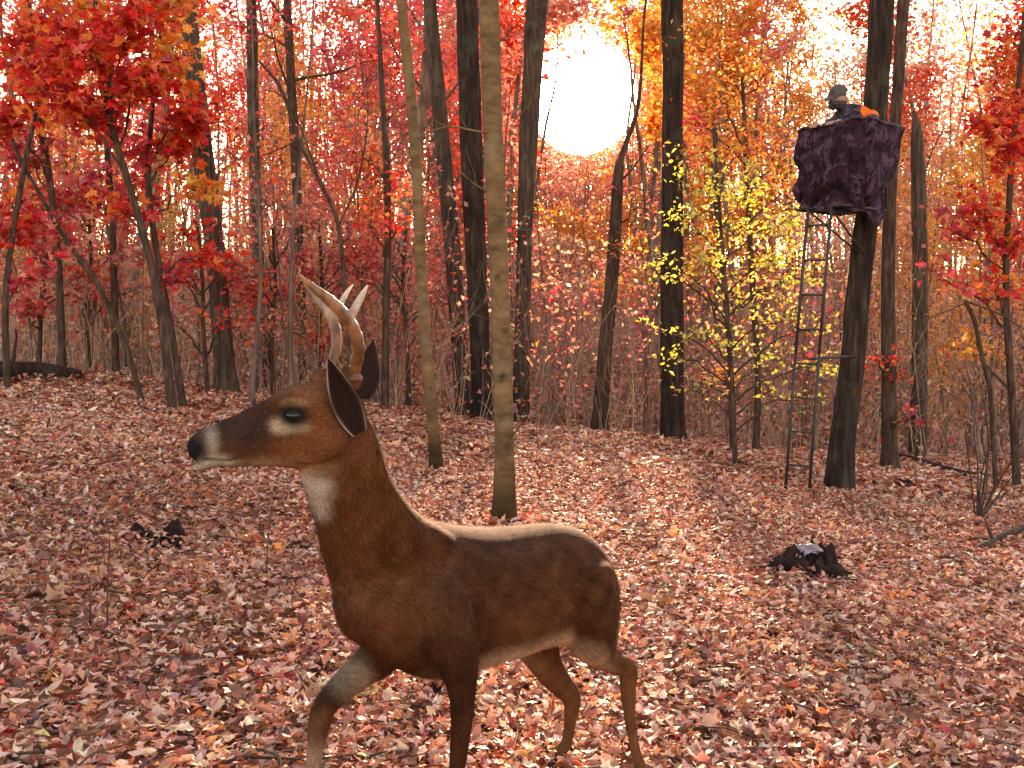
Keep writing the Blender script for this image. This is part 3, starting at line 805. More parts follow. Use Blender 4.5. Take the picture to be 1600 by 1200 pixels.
THIN = [proto_tree(340 + i, h, r, nl, t0, ll, lv, ls, 2, 6) for i, (h, r, nl, t0, ll, lv, ls) in enumerate(
    ((3.5, 0.020, 10, 0.2, 0.7, 60, (0.06, 0.10)), (2.6, 0.014, 9, 0.2, 0.6, 50, (0.06, 0.10)), (4.2, 0.026, 10, 0.25, 0.8, 40, (0.06, 0.10)), (3.0, 0.017, 10, 0.15, 0.6, 0, None), (2.0, 0.012, 8, 0.2, 0.5, 40, (0.05, 0.09)), (5.0, 0.03, 9, 0.3, 0.8, 30, (0.06, 0.1))))]
rw = np.random.default_rng(900)
def clear_of(px, zone, m=0): return zone[0] - m <= px <= zone[1] + m
# tall trees, 17 to 62 m away
n_t, tries = 0, 0
while n_t < 64 and tries < 3000:
    tries += 1
    y = 17 + 46 * rw.uniform() ** 0.8
    u = rw.uniform(-180, 1780); x = (u - 800) / FPX * y
    half = 2.4 / y * FPX                              # half width of a crown in the picture
    if abs(u - 910) < 85 + half * 0.55: continue     # the lane of the sun
    if 300 - half * 0.55 < u < 385 + half * 0.55 and y < 50: continue     # opening by the left trunk
    if u < 70 and y < 50: continue
    if shades(x, y, 12): continue
    if 1235 - half * 0.3 < u < 1310 + half * 0.3 and y < 50: continue
    place('forest_tree', TALL[int(rw.integers(0, 5))], x, y, rw.uniform(0.8, 1.15), rw.uniform(0, 6.28), hue_at(rw, u, 0),
          '%stall %s-leaved tree of the background woods %s' % (whereabouts(u, y, 28, 46)[0], HUE['word'], whereabouts(u, y, 28, 46)[1]), 'tree', 'tall trees of the background woods', 0, (rw.normal(0, 0.03), rw.normal(0, 0.03)))
    n_t += 1

# trees around the lane of the sun: crowns of their own, open where the sun comes through
def lane_tree(seed, u, y, hgt, r, leaves, cols, label):
    rng = np.random.default_rng(seed)
    x = (u - 800) / FPX * y
    org = np.array((x, y, float(H(x, y)) - 0.1))
    n = int(hgt / 0.35) + 4
    path = branch_path(rng, (0, 0, 0), (0, 0, 1), hgt, n, 0.035, 0.05)
    rad = np.linspace(r, r * 0.15, n)
    root = empty('forest_tree', org, label, 'tree', 'trees around the sun')
    tg = Geo(); tg.add(*tube(path, rad, 9, bark_relief(rng, n, 9, hgt, rad, 0.05))); tg.build('trunk', M['bark_far'], root)
    out, tips = limbs(rng, path, rad, 16, 0.22, 0.99, 2.3, 1.0, 2, 0.08)
    bg = Geo()
    for bp, br, kk in out:
        if not sun_gap(bp + org).any(): bg.add(*tube(bp, br, kk))
    tag(bg.build('branches', M['bark_far'], root), kind='stuff')
    pts = leaf_points(rng, tips, leaves, 0.25)
    pts = pts[~sun_gap(pts + org)]
    lg2 = Geo(); add_leaves(lg2, rng, KITE2, pts, hang(rng, len(pts)), rng.uniform(0.11, 0.20, len(pts)), palette(rng, cols, len(pts)), 0.5)
    lg2.build('crown', M['leaf'], root, smooth=False)
LANE = [(1120, 30, 14, 0.12, ORNG), (1195, 36, 15, 0.12, PINK), (1150, 24, 10, 0.09, ORNG), (1230, 44, 15, 0.12, ORNG), (790, 24, 11, 0.13, RED), (868, 33, 5.4, 0.08, ORNG), (760, 30, 12, 0.15, PINK), (1010, 26, 10, 0.11, ORNG), (1012, 37, 14, 0.12, ORNG), (1040, 21, 9, 0.10, ORNG), (930, 44, 5.6, 0.08, PINK), (838, 46, 15, 0.13, ORNG),
        (1000, 48, 15, 0.14, PINK), (890, 27, 4.6, 0.06, TAN), (945, 23, 3.8, 0.05, PINK), (905, 36, 6.5, 0.07, ORNG), (1075, 33, 13, 0.12, ORNG), (815, 19, 8, 0.09, PINK), (870, 52, 5.8, 0.10, PINK), (960, 54, 5.8, 0.10, ORNG)]
LANE_LABEL = ['orange background tree above the yellow leaves', 'far pinkish tree left of the stand', 'orange background tree just right of the straight dark trunk top', 'far orange tree behind the hunter\'s rail', 'scarlet background tree between the pale knotty tree and the sun', 'far orange tree close against the left rim of the sun', 'pinkish background tree behind the pale knotty tree',
    'orange background tree left of the straight dark trunk', 'far orange tree right of the sun', 'orange background tree behind the straight dark trunk', 'far pinkish tree standing under the sun', 'far orange tree behind the brown trunk left of the sun',
    'far pinkish tree at the right rim of the sun', 'low tan background tree below the sun', 'low pinkish background tree below the sun', 'small orange background tree below the sun', 'far orange tree right of the straight dark trunk',
    'pinkish background tree behind the brown trunk left of the sun', 'farthest pinkish tree at the left under the sun', 'farthest orange tree at the right under the sun']
for i, (u, y, hh, r, cols) in enumerate(LANE):
    lane_tree(700 + i, u, y, hh, r, 4200 if hh > 7 else 1500, cols, LANE_LABEL[i])
n_t, tries = 0, 0
while n_t < 120 and tries < 3000:
    tries += 1
    y = 13.5 + 24 * rw.uniform()
    u = rw.uniform(-150, 1750); x = (u - 800) / FPX * y
    half = 1.2 / y * FPX
    if abs(u - 910) < 50 + half * 0.6 and y < 24: continue
    if 318 - half * 0.4 < u < 378 + half * 0.4: continue
    if shades(x, y, 5.5): continue
    place('understory_tree', MIDS[int(rw.integers(0, 4))], x, y, rw.uniform(0.7, 1.1) * (0.75 if abs(u - 910) < 130 else 1), rw.uniform(0, 6.28), hue_at(rw, u, 0),
          '%ssmall slim %s-leaved understory tree %s' % (whereabouts(u, y, 20, 29)[0], HUE['word'], whereabouts(u, y, 20, 29)[1]), 'tree', 'understory trees of the background woods', 0, (rw.normal(0, 0.05), rw.normal(0, 0.05)))
    n_t += 1
n_t = 0
while n_t < 210:
    y = 10.8 + 20 * rw.uniform() ** 1.4
    u = rw.uniform(-120, 1720); x = (u - 800) / FPX * y
    if y < 12.6 and 560 < u < 1480: continue
    if y < 11.6 and u < 200: continue
    place('brush_sapling', THIN[int(rw.integers(0, 6))], x, y, rw.uniform(0.7, 1.2), rw.uniform(0, 6.28), hue_at(rw, u, 0),
          '%sthin sapling with few %s leaves %s' % (whereabouts(u, y, 14.5, 21)[0], HUE['word'], whereabouts(u, y, 14.5, 21)[1]), 'sapling', 'thin saplings in the brush', 0, (rw.normal(0, 0.10), rw.normal(0, 0.10)))
    n_t += 1

# dry brush and twigs of the undergrowth: nobody could count it
ug = Geo()
for i in range(3500):
    y = 12.2 + 22 * rw.uniform() ** 1.5; x = rw.uniform(-0.62, 0.62) * y
    if y < 13 and rw.uniform() < 0.5: continue
    h = rw.uniform(0.4, 2.9)
    bp = branch_path(rw, (x, y, float(H(x, y)) - 0.03), (rw.normal(0, 0.25), rw.normal(0, 0.25), 1), h, 5, 0.12, 0.02)
    cc = np.array(((1.0, 0.9, 0.85), (1.3, 1.2, 1.1), (0.6, 0.5, 0.45), (1.1, 0.85, 0.8)))[int(rw.integers(0, 4))]
    r0 = rw.uniform(0.003, 0.009)
    ug.add(*tube(bp, np.linspace(r0, 0.002, 5), 3), cc)
    for j in (2, 3):
        ug.add(*tube(branch_path(rw, bp[j], side_dir(rw, np.array((0, 0, 1.0)), 0.7), h * 0.4, 4, 0.2), np.linspace(r0 * 0.5, 0.0015, 4), 3), cc)
ub = ug.build('undergrowth', M['brush'])
tag(ub, 'tangle of dry brown stems and twigs behind the clearing', 'undergrowth', kind='stuff')
ul = Geo()
n = 38000
y = 12.4 + 30 * rw.uniform(size=n) ** 1.4; x = rw.uniform(-0.62, 0.62, n) * y
z = H(x, y) + rw.uniform(0.05, 1.0, n) ** 1.3 * 3.4
cl = np.sin(x * 1.7 + 0.6 * y) + np.sin(y * 1.9 - x * 0.8) + rw.normal(0, 0.6, n)
s = cl > -0.2
pos = np.stack((x, y, z), -1)[s]
add_leaves(ul, rw, KITE2, pos, hang(rw, len(pos), 0.2), rw.uniform(0.05, 0.11, len(pos)), palette(rw, TAN + PINK + [CRIM[0], ORNG[0]], len(pos)), 0.5)
tag(ul.build('undergrowth_leaves', M['leaf'], smooth=False), 'tan and reddish leaves on the low brush behind the clearing', 'undergrowth', kind='stuff')

# the far woods read as one mass
fg, fl = Geo(), Geo()
for i in range(520):
    y = rw.uniform(50, 112); x = rw.uniform(-0.66, 0.66) * y
    if i > 400: y = rw.uniform(85, 114); x = rw.uniform(-0.08, 0.22) * y
    hh = rw.uniform(12, 22) + (4 if i > 400 else 0)
    bp = branch_path(rw, (x, y, float(H(x, y)) - 0.3), (0, 0, 1), hh, 7, 0.05, 0.05)
    hit = np.nonzero(sun_gap(np.array([bp[0] + (bp[-1] - bp[0]) * f_ for f_ in np.linspace(0, 1, 24)])))[0]
    rt = np.linspace(rw.uniform(0.08, 0.18), 0.03, 7)
    if len(hit): bp = bp[0] + (bp[-1] - bp[0]) * (np.linspace(0, 1, 7) * max(hit[0] - 1, 1) / 24)[:, None]
    fg.add(*tube(bp, rt, 6))
    u = 800 + x / y * FPX
    k = 340
    cr = bp[int(rw.integers(3, 7))] + np.array((0, 0, 0.0))
    pts = cr + rw.normal(size=(k, 3)) * np.array((2.3, 2.3, 3.8))
    if 305 < u < 380 or 1240 < u < 1305 or u < 30: pts = pts[pts[:, 2] < H(x, y) + 6.0]
    pts = pts[~sun_gap(pts)]
    c = np.array(hue_at(rw, u, 0))
    add_leaves(fl, rw, KITE2, pts, hang(rw, len(pts)), rw.uniform(0.24, 0.46, len(pts)), np.clip(c * np.exp(rw.normal(0, 0.25, (len(pts), 1))), 0, 0.8), 0.5)
n = 50000                                             # low far growth that closes the view along the crest
y = rw.uniform(38, 115, n); x = rw.uniform(-0.66, 0.66, n) * y
z = H(x, y) + rw.uniform(0, 1, n) ** 1.3 * rw.uniform(2.5, 7.5, n)
cl = np.sin(x * 0.35 + 0.2 * y) + np.sin(y * 0.31 - x * 0.22) + rw.normal(0, 0.7, n)
pos = np.stack((x, y, z), -1)[cl > -0.9]
pos = pos[~sun_gap(pos)]
add_leaves(fl, rw, KITE2, pos, hang(rw, len(pos), 0.2), rw.uniform(0.16, 0.36, len(pos)), palette(rw, TAN + PINK + PINK + [CRIM[1], CRIM[3], ORNG[1]], len(pos), None, 0.25), 0.5)
for i in range(60):                                   # crowns standing round the opening of the sun
    y = rw.uniform(60, 112); a_ = rw.uniform(0, 6.283); rr = rw.uniform(4.5, 11) 
    c0 = CAMP + np.array(SUN_DIR) * y + np.array((math.cos(a_) * rr, 0, math.sin(a_) * rr * 0.8))
    pts = c0 + rw.normal(size=(420, 3)) * np.array((1.7, 1.7, 2.0)); pts = pts[~sun_gap(pts)]
    pts = pts[pts[:, 2] < 30]
    add_leaves(fl, rw, KITE2, pts, hang(rw, len(pts)), rw.uniform(0.2, 0.38, len(pts)), palette(rw, (ORNG, PINK, CRIM)[i % 3], len(pts)), 0.5)
    bp = np.linspace((c0[0], c0[1], float(H(c0[0], c0[1]))), c0, 6) + rw.normal(0, 0.1, (6, 3))
    if not sun_gap(bp).any(): fg.add(*tube(bp, np.linspace(0.13, 0.04, 6), 6))
fw = fg.build('far_woods', M['bark_far'])
tag(fw, 'far wood of thin trunks on the slope behind the clearing', 'woods', kind='stuff')
flo = fl.build('far_foliage', M['leaf'], smooth=False)
tag(flo, 'far mass of red, orange and pink autumn foliage', 'foliage', kind='stuff')

# ------------------------------------------------------------------ bodies: lofts and tubes melted into one skin
def loft(rings, k=28, power=2.2):
    """rings: rows of (top xyz, bottom xyz, lateral xyz vector); closed"""
    n = len(rings)
    ang = np.linspace(0, 2 * np.pi, k, endpoint=False)
    ca, sa = np.cos(ang), np.sin(ang)
    ca = np.sign(ca) * np.abs(ca) ** (2 / power); sa = np.sign(sa) * np.abs(sa) ** (2 / power)
    V = []
    for T, B, W in rings:
        c = (np.array(T) + np.array(B)) / 2; v = (np.array(T) - np.array(B)) / 2
        V.append(c + ca[:, None] * np.array(W) + sa[:, None] * v)
    V = np.array(V)
    i = np.arange(n - 1)[:, None] * k; j = np.arange(k)[None]; j2 = (j + 1) % k
    Fq = np.stack((i + j, i + j2, i + k + j2, i + k + j), -1).reshape(-1, 4)
    c0, c1 = V[0].mean(0), V[-1].mean(0)
    V = np.vstack((V.reshape(-1, 3), c0, c1)); jj = np.arange(k); a = n * k; o = (n - 1) * k
    F1 = np.stack((jj, np.full(k, a), (jj + 1) % k), -1); F2 = np.stack((o + jj, o + (jj + 1) % k, np.full(k, a + 1)), -1)
    return V, Fq, np.vstack((F1, F2))
def dense_rings(rows, n):
    """rows of 9 numbers interpolated"""
    s = smooth_path(np.array(rows, float), n)
    return [(r[:3], r[3:6], r[6:9]) for r in s]
def ball(c, ax, k=20):
    """ellipsoid: centre, three axis vectors"""
    th = np.linspace(0.02, np.pi - 0.02, k); ph = np.linspace(0, 2 * np.pi, k, endpoint=False)
    S = np.stack((np.sin(th)[:, None] * np.cos(ph), np.sin(th)[:, None] * np.sin(ph), np.repeat(np.cos(th)[:, None], k, 1)), -1)
    V = np.array(c) + S @ np.array(ax, float)
    V = V.reshape(-1, 3)
    i = np.arange(k - 1)[:, None] * k; j = np.arange(k)[None]; j2 = (j + 1) % k
    F = np.stack((i + j, i + k + j, i + k + j2, i + j2), -1).reshape(-1, 4)
    jj = np.arange(k); o = (k - 1) * k
    V = np.vstack((V, V[:k].mean(0), V[o:].mean(0)))
    F3 = np.vstack((np.stack((jj, (jj + 1) % k, np.full(k, k * k)), -1), np.stack((o + (jj + 1) % k, o + jj, np.full(k, k * k + 1)), -1)))
    return V, F, F3
def melt(shapes, voxel, smooth_it, factor=0.5):
    """one continuous mesh out of overlapping closed shapes"""
    gg = Geo()
    for s in shapes:
        V, Fq, F3 = s
        base = gg.n
        gg.add(V, Fq)
        gg.F.append(np.asarray(F3) + base)
    me = gg.mesh('melt')
    bm = bmesh.new(); bm.from_mesh(me)
    bmesh.ops.recalc_face_normals(bm, faces=bm.faces)
    bm.to_mesh(me); bm.free()
    o = bpy.data.objects.new('melt', me); COL.objects.link(o)
    m1 = o.modifiers.new('r', 'REMESH'); m1.mode = 'VOXEL'; m1.voxel_size = voxel
    m2 = o.modifiers.new('s', 'SMOOTH'); m2.factor = factor; m2.iterations = smooth_it
    dg = bpy.context.evaluated_depsgraph_get()
    me2 = bpy.data.meshes.new_from_object(o.evaluated_get(dg))
    bpy.data.objects.remove(o, do_unlink=True)
    bpy.data.meshes.remove(me)
    n = len(me2.vertices)
    V = np.empty(n * 3, np.float32); me2.vertices.foreach_get('co', V)
    N = np.empty(n * 3, np.float32); me2.vertices.foreach_get('normal', N)
    nl = len(me2.loops); li = np.empty(nl, np.int32); me2.loops.foreach_get('vertex_index', li)
    sz = np.empty(len(me2.polygons), np.int32); me2.polygons.foreach_get('loop_total', sz)
    st = np.empty(len(me2.polygons), np.int32); me2.polygons.foreach_get('loop_start', st)
    F4 = li[st[sz == 4][:, None] + np.arange(4)] if (sz == 4).any() else np.zeros((0, 4), int)
    F3 = li[st[sz == 3][:, None] + np.arange(3)] if (sz == 3).any() else np.zeros((0, 3), int)
    bpy.data.meshes.remove(me2)
    return V.reshape(-1, 3).astype(float), N.reshape(-1, 3).astype(float), F4, F3

# ------------------------------------------------------------------ the buck
FWD = unit(np.array((-0.78, -0.62, 0.0)))            # the way the deer walks
NEAR = np.array((0.62, -0.78, 0.0))                  # its left flank, towards the camera
HN = unit(np.array((0.12, -0.99, 0.05)))             # sideways of the head
def ring(t, b, d, hw, lat, db=0.0): return (*P(t[0], t[1], d), *P(b[0], b[1], d + db), *(lat * hw))
torso = [ring((936, 893), (944, 950), 2.86, 0.045, NEAR), ring((928, 858), (938, 985), 2.83, 0.095, NEAR), ring((905, 832), (912, 1005), 2.77, 0.125, NEAR),
         ring((868, 820), (876, 1005), 2.70, 0.140, NEAR), ring((820, 822), (832, 1008), 2.62, 0.150, NEAR), ring((770, 826), (785, 1024), 2.54, 0.158, NEAR),
         ring((720, 822), (735, 1042), 2.46, 0.158, NEAR), ring((672, 812), (690, 1056), 2.39, 0.150, NEAR), ring((625, 812), (640, 1052), 2.32, 0.135, NEAR),
         ring((580, 840), (590, 1032), 2.26, 0.110, NEAR), ring((550, 885), (556, 1000), 2.22, 0.072, NEAR), ring((538, 915), (541, 970), 2.20, 0.035, NEAR)]
NB = unit(NEAR * 0.75 + HN * 0.25); NM = unit(NEAR + HN)
neck = [ring((720, 850), (610, 1020), 2.40, 0.090, NEAR), ring((690, 824), (552, 985), 2.33, 0.105, NEAR), ring((655, 806), (526, 935), 2.26, 0.100, NB), ring((628, 780), (508, 880), 2.19, 0.090, NB),
        ring((609, 745), (494, 828), 2.13, 0.080, NM), ring((597, 708), (480, 785), 2.08, 0.072, NM), ring((585, 668), (469, 752), 2.04, 0.064, HN), ring((566, 640), (466, 728), 2.02, 0.055, HN)]
head = [ring((574, 640), (545, 715), 2.035, 0.042, HN), ring((554, 612), (520, 728), 2.025, 0.056, HN), ring((520, 602), (488, 733), 2.01, 0.062, HN), ring((484, 598), (456, 731), 1.995, 0.060, HN),
        ring((448, 607), (424, 728), 1.98, 0.051, HN), ring((412, 626), (395, 728), 1.965, 0.040, HN), ring((376, 645), (366, 730), 1.95, 0.033, HN), ring((344, 659), (339, 729), 1.94, 0.0295, HN),
        ring((318, 671), (316, 724), 1.93, 0.028, HN), ring((301, 683), (302, 717), 1.925, 0.022, HN), ring((293, 692), (295, 708), 1.92, 0.010, HN)]
def leg(pts, n=40):
    a = np.array([(*P(x, y, d), r) for (x, y, d, r) in pts])
    s = smooth_path(a, n)
    return tube(s[:, :3], s[:, 3], 18, None, True)
def gz(p): return float(H(p[0], p[1]))
def foot(px, d, z):                                  # pixel row of a height z at distance d
    return 505 + (CAMH - z) / d * FPX
LEGS = {
 'fl': [(668, 905, 2.30, 0.080), (690, 965, 2.25, 0.075), (712, 1025, 2.22, 0.056), (721, 1075, 2.21, 0.036), (721, 1130, 2.21, 0.0265), (716, 1180, 2.21, 0.0245), (714, 1200, 2.21, 0.0225), (713, 1250, 2.20, 0.0165), (712, foot(0, 2.19, 0.10), 2.19, 0.0175), (706, foot(0, 2.17, 0.045), 2.17, 0.020)],
 'fr': [(640, 960, 2.44, 0.07), (596, 1020, 2.40, 0.054), (552, 1058, 2.34, 0.040), (512, 1098, 2.28, 0.029), (500, 1130, 2.26, 0.0255), (494, 1165, 2.25, 0.0195), (490, 1205, 2.25, 0.0165), (488, 1260, 2.26, 0.016), (487, foot(0, 2.27, 0.17), 2.27, 0.0175), (484, foot(0, 2.26, 0.11), 2.26, 0.020)],
 'hl': [(898, 895, 2.66, 0.105), (912, 950, 2.64, 0.098), (922, 990, 2.66, 0.078), (938, 1020, 2.70, 0.050), (962, 1036, 2.76, 0.034), (980, 1044, 2.80, 0.030), (981, 1075, 2.80, 0.0225), (985, 1125, 2.80, 0.0165), (994, 1175, 2.79, 0.0165), (1001, 1200, 2.78, 0.019), (1000, foot(0, 2.76, 0.0), 2.76, 0.020)],
 'hr': [(868, 930, 2.80, 0.09), (838, 985, 2.78, 0.080), (850, 1030, 2.80, 0.053), (872, 1064, 2.84, 0.037), (893, 1090, 2.88, 0.030), (891, 1125, 2.88, 0.0225), (884, 1165, 2.87, 0.018), (878, foot(0, 2.86, 0.085), 2.86, 0.019), (872, foot(0, 2.84, 0.03), 2.84, 0.021)],
}
shapes = [loft(dense_rings(torso, 60)), loft(dense_rings(neck, 40)), loft(dense_rings(head, 60), 28, 2.1)] + [leg(v) for v in LEGS.values()]
ex = lambda a, b, c: np.stack((FWD * a, NEAR * b, np.array((0, 0, c))))
hx = lambda a, b, c: np.stack((np.array((-1.0, -0.1, -0.35)) * a, HN * b, np.array((-0.33, 0, 0.94)) * c))
shapes += [ball(P(655, 930, 2.265), ex(0.095, 0.058, 0.155)), ball(P(702, 985, 2.225), ex(0.058, 0.052, 0.105)), ball(P(742, 945, 2.36), ex(0.05, 0.028, 0.075)), ball(P(850, 905, 2.53), ex(0.08, 0.028, 0.05)),          # shoulder, upper arm
           ball(P(902, 930, 2.645), ex(0.105, 0.062, 0.145)), ball(P(560, 940, 2.22), ex(0.05, 0.09, 0.10)),           # haunch, breast
           ball(P(440, 632, 1.955), hx(0.040, 0.022, 0.022)), ball(P(452, 628, 2.04), hx(0.04, 0.02, 0.022)),       # brows
           ball(P(498, 690, 1.965), hx(0.062, 0.022, 0.045)), ball(P(498, 690, 2.05), hx(0.06, 0.02, 0.045)),       # jaws
           ball(P(311, 690, 1.912), hx(0.020, 0.014, 0.016)), ball(P(311, 690, 1.945), hx(0.020, 0.014, 0.016)),    # nostrils
           ball(P(548, 592, 1.985), hx(0.022, 0.020, 0.03)), ball(P(505, 596, 2.045), hx(0.022, 0.020, 0.03)),       # pedicles
           ball(P(330, 722, 1.935), hx(0.040, 0.020, 0.012))]                                                       # chin
tail = np.array([(*P(934, 878, 2.86), 0.024), (*P(950, 915, 2.90), 0.028), (*P(956, 960, 2.92), 0.026), (*P(957, 1000, 2.92), 0.018), (*P(955, 1022, 2.92), 0.006)])
ts = smooth_path(tail, 20); shapes.append(tube(ts[:, :3], ts[:, 3], 14, None, True))
DV, DN, DF4, DF3 = melt(shapes, 0.0045, 8)
# relax the trunk, shoulder and neck joins, keep head and lower legs crisp
ed = np.vstack((DF4[:, [0, 1]], DF4[:, [1, 2]], DF4[:, [2, 3]], DF4[:, [3, 0]]))
deg = np.bincount(ed.ravel(), minlength=len(DV))[:, None] + 1e-9
soft = np.clip((np.linalg.norm(DV - P(430, 665, 1.97), axis=1) - 0.19) / 0.10, 0, 1) * np.clip((DV[:, 2] - 0.44) / 0.10, 0, 1)
for it in range(26):
    acc = np.stack([np.bincount(ed[:, 0], DV[ed[:, 1], c_], len(DV)) + np.bincount(ed[:, 1], DV[ed[:, 0], c_], len(DV)) for c_ in range(3)], 1)
    DV = DV + (acc / deg - DV) * (0.6 * soft)[:, None]
e1 = DV[DF4[:, 2]] - DV[DF4[:, 0]]; e2 = DV[DF4[:, 3]] - DV[DF4[:, 1]]
fn = np.cross(e1, e2); DN = np.stack([sum(np.bincount(DF4[:, k_], fn[:, c_], len(DV)) for k_ in range(4)) for c_ in range(3)], 1)
DN = unit(DN)
# fur lies in low ripples over muscle
rd = np.random.default_rng(40)
DV = DV + DN * (0.0022 * vnoise(rd, 12, 14, 34)(DV))[:, None]

deer = empty('deer', (0.1, 2.45, float(H(0.1, 2.45))), 'brown antlered buck deer walking left with head raised', 'deer')
dorg = np.array(deer.location)
bvh = BVHTree.FromPolygons([Vector(v) for v in DV], [tuple(f) for f in DF4] + [tuple(f) for f in DF3])
def on_skin(px, py):
    d = Vector(P(px, py, 1.0) - CAMP).normalized()
    h = bvh.ray_cast(Vector(CAMP), d)
    return np.array(h[0]), np.array(h[1])
hc = P(457, 660, 2.0)
def mirror(p): return p - 2 * ((p - hc) @ HN) * HN

# coat colours: the animal's markings, plus darker tones on breast and near foreleg
def patch(p, r, stretch=None):
    v = DV - np.array(p)
    if stretch is not None: v = v @ np.array(stretch).T
    q = np.linalg.norm(v, axis=1) / r
    return np.clip(1.6 * np.exp(-q ** 2.6) - 0.1, 0, 1)[:, None]
nz1 = vnoise(rd, 14, 6, 22)(DV)[:, None]; nz2 = vnoise(rd, 14, 40, 120)(DV)[:, None]
COAT = np.array((0.064, 0.0225, 0.0108))
C = COAT * (1 + 0.20 * nz1 + 0.20 * nz2)
def blend(C, w, c): return C * (1 - w) + np.array(c) * (1 + 0.12 * nz2) * w
Zr = DV[:, 2:3]
back = np.clip((DN[:, 2:3] - 0.25) / 0.5, 0, 1) * np.clip((Zr - 0.66) / 0.1, 0, 1)
C = blend(C, back * 0.6, (0.060, 0.027, 0.018))
U, Wp = 800 + FPX * DV[:, 0] / ((DV - CAMP) @ _f), 600 - FPX * ((DV - CAMP) @ _u) / ((DV - CAMP) @ _f)
fore = ((DV - P(620, 930, 2.32)) @ FWD)[:, None]
C = blend(C, np.clip((fore + 0.10) / 0.25, 0, 1) * np.clip((0.60 - Zr) / 0.12, 0, 1) * np.clip((Zr - 0.40) / 0.05, 0, 1) * 0.85, (0.018, 0.0058, 0.0035))   # dark brisket
belly = np.clip((-DN[:, 2:3] - 0.35) / 0.4, 0, 1) * np.clip((0.10 - fore) / 0.15, 0, 1) * np.clip((Zr - 0.30) / 0.1, 0, 1)
C = blend(C, belly * np.clip((0.0 - fore) / 0.1, 0, 1), (0.34, 0.23, 0.16))
legw = np.clip((0.46 - Zr) / 0.16, 0, 1)
C = blend(C, legw * 0.7, (0.11, 0.045, 0.020))
inner = np.clip((DN @ (-NEAR))[:, None] - 0.1, 0, 1) * np.clip((0.55 - Zr) / 0.1, 0, 1)
C = blend(C, inner * 0.5, (0.26, 0.16, 0.10))
for q in ((545, 1062, 2.32), (492, 1190, 2.25), (490, 1260, 2.26)):
    C = blend(C, patch(P(*q), 0.055) * 0.55, (0.30, 0.20, 0.14))
C = blend(C, patch(P(958, 985, 2.92), 0.07) * 0.8, (0.22, 0.12, 0.07))
C = blend(C, patch(P(935, 1030, 2.70), 0.05) * 0.5, (0.19, 0.10, 0.06))
C = blend(C, patch(P(560, 800, 2.08), 0.16) * 0.5, (0.135, 0.050, 0.019))               # lighter neck
C = blend(C, patch(P(600, 850, 2.14), 0.05, np.diag((2.0, 1, 0.7))) * 0.5, (0.05, 0.017, 0.008))
C = blend(C, patch(P(484, 762, 2.02), 0.045) * 0.9, (0.42, 0.36, 0.33))               # white throat
C = blend(C, patch(P(492, 792, 2.06), 0.035) * 0.8, (0.38, 0.30, 0.26))
C = blend(C, patch(P(430, 733, 1.98), 0.055, np.diag((0.55, 1, 1.6))) * 0.7, (0.34, 0.22, 0.14))   # pale under-jaw
C = blend(C, patch(P(470, 690, 1.97), 0.07) * 0.6, (0.155, 0.050, 0.017))              # russet cheek
C = blend(C, patch(P(375, 672, 1.95), 0.056, np.diag((0.60, 1, 1.5))) * 0.9, (0.034, 0.018, 0.015))  # dark bridge
C = blend(C, patch(P(415, 655, 1.96), 0.045, np.diag((0.8, 1, 1.2))) * 0.75, (0.030, 0.013, 0.010))
C = blend(C, patch(P(480, 604, 1.995), 0.045, np.diag((0.6, 0.7, 1.3))) * 0.8, (0.16, 0.058, 0.026))  # russet crown
C = blend(C, patch(P(333, 690, 1.935), 0.022, np.diag((1.1, 0.7, 0.75))) * 1.0, (0.36, 0.29, 0.22))  # pale muzzle ring
C = blend(C, patch(P(326, 724, 1.93), 0.030, np.diag((0.6, 0.7, 1.4))) * 0.9, (0.36, 0.30, 0.24))
C = blend(C, patch(P(303, 700, 1.925), 0.032, np.diag((1.0, 0.6, 1.0))) * 1.0, (0.010, 0.009, 0.011))  # nose pad
eye_p, eye_n = on_skin(458, 649)
for p in (eye_p, mirror(eye_p)):
    C = blend(C, patch(p + np.array((-0.022, 0, -0.020)), 0.020, np.diag((0.8, 0.5, 1.1))) * 0.95, (0.25, 0.18, 0.125))
    C = blend(C, patch(p + np.array((0.012, 0, -0.027)), 0.014, np.diag((0.6, 0.5, 1.3))) * 0.8, (0.20, 0.13, 0.085))
    C = blend(C, patch(p + np.array((0.0, 0, 0.024)), 0.016, np.diag((0.6, 0.5, 1.5))) * 0.6, (0.22, 0.12, 0.06))
    C = blend(C, patch(p, 0.0215, np.diag((0.72, 0.5, 1.0))) * 1.0, (0.012, 0.008, 0.007))
# the mouth line
mouth = np.array([on_skin(x, y)[0] for x, y in ((318, 716), (335, 718), (350, 719), (361, 718), (369, 715))])
ml = smooth_path(mouth, 40)
for line in (ml, np.array([mirror(p) for p in ml])):
    dd = np.full(len(DV), 9.0)
    near = np.linalg.norm(DV - line.mean(0), axis=1) < 0.08
    dd[near] = np.min(np.linalg.norm(DV[near][:, None] - line[None], axis=2), axis=1)
    C = blend(C, np.clip(1.4 - dd / 0.0036, 0, 1)[:, None] * 0.75, (0.018, 0.010, 0.010))
sl = patch(P(716, 1110, 2.21), 0.16, np.diag((1.3, 1.3, 0.8)))
C = blend(C, sl * 0.8, (0.030, 0.010, 0.0055))                                        # dark near foreleg
C = np.clip(C, 0.004, 0.85)

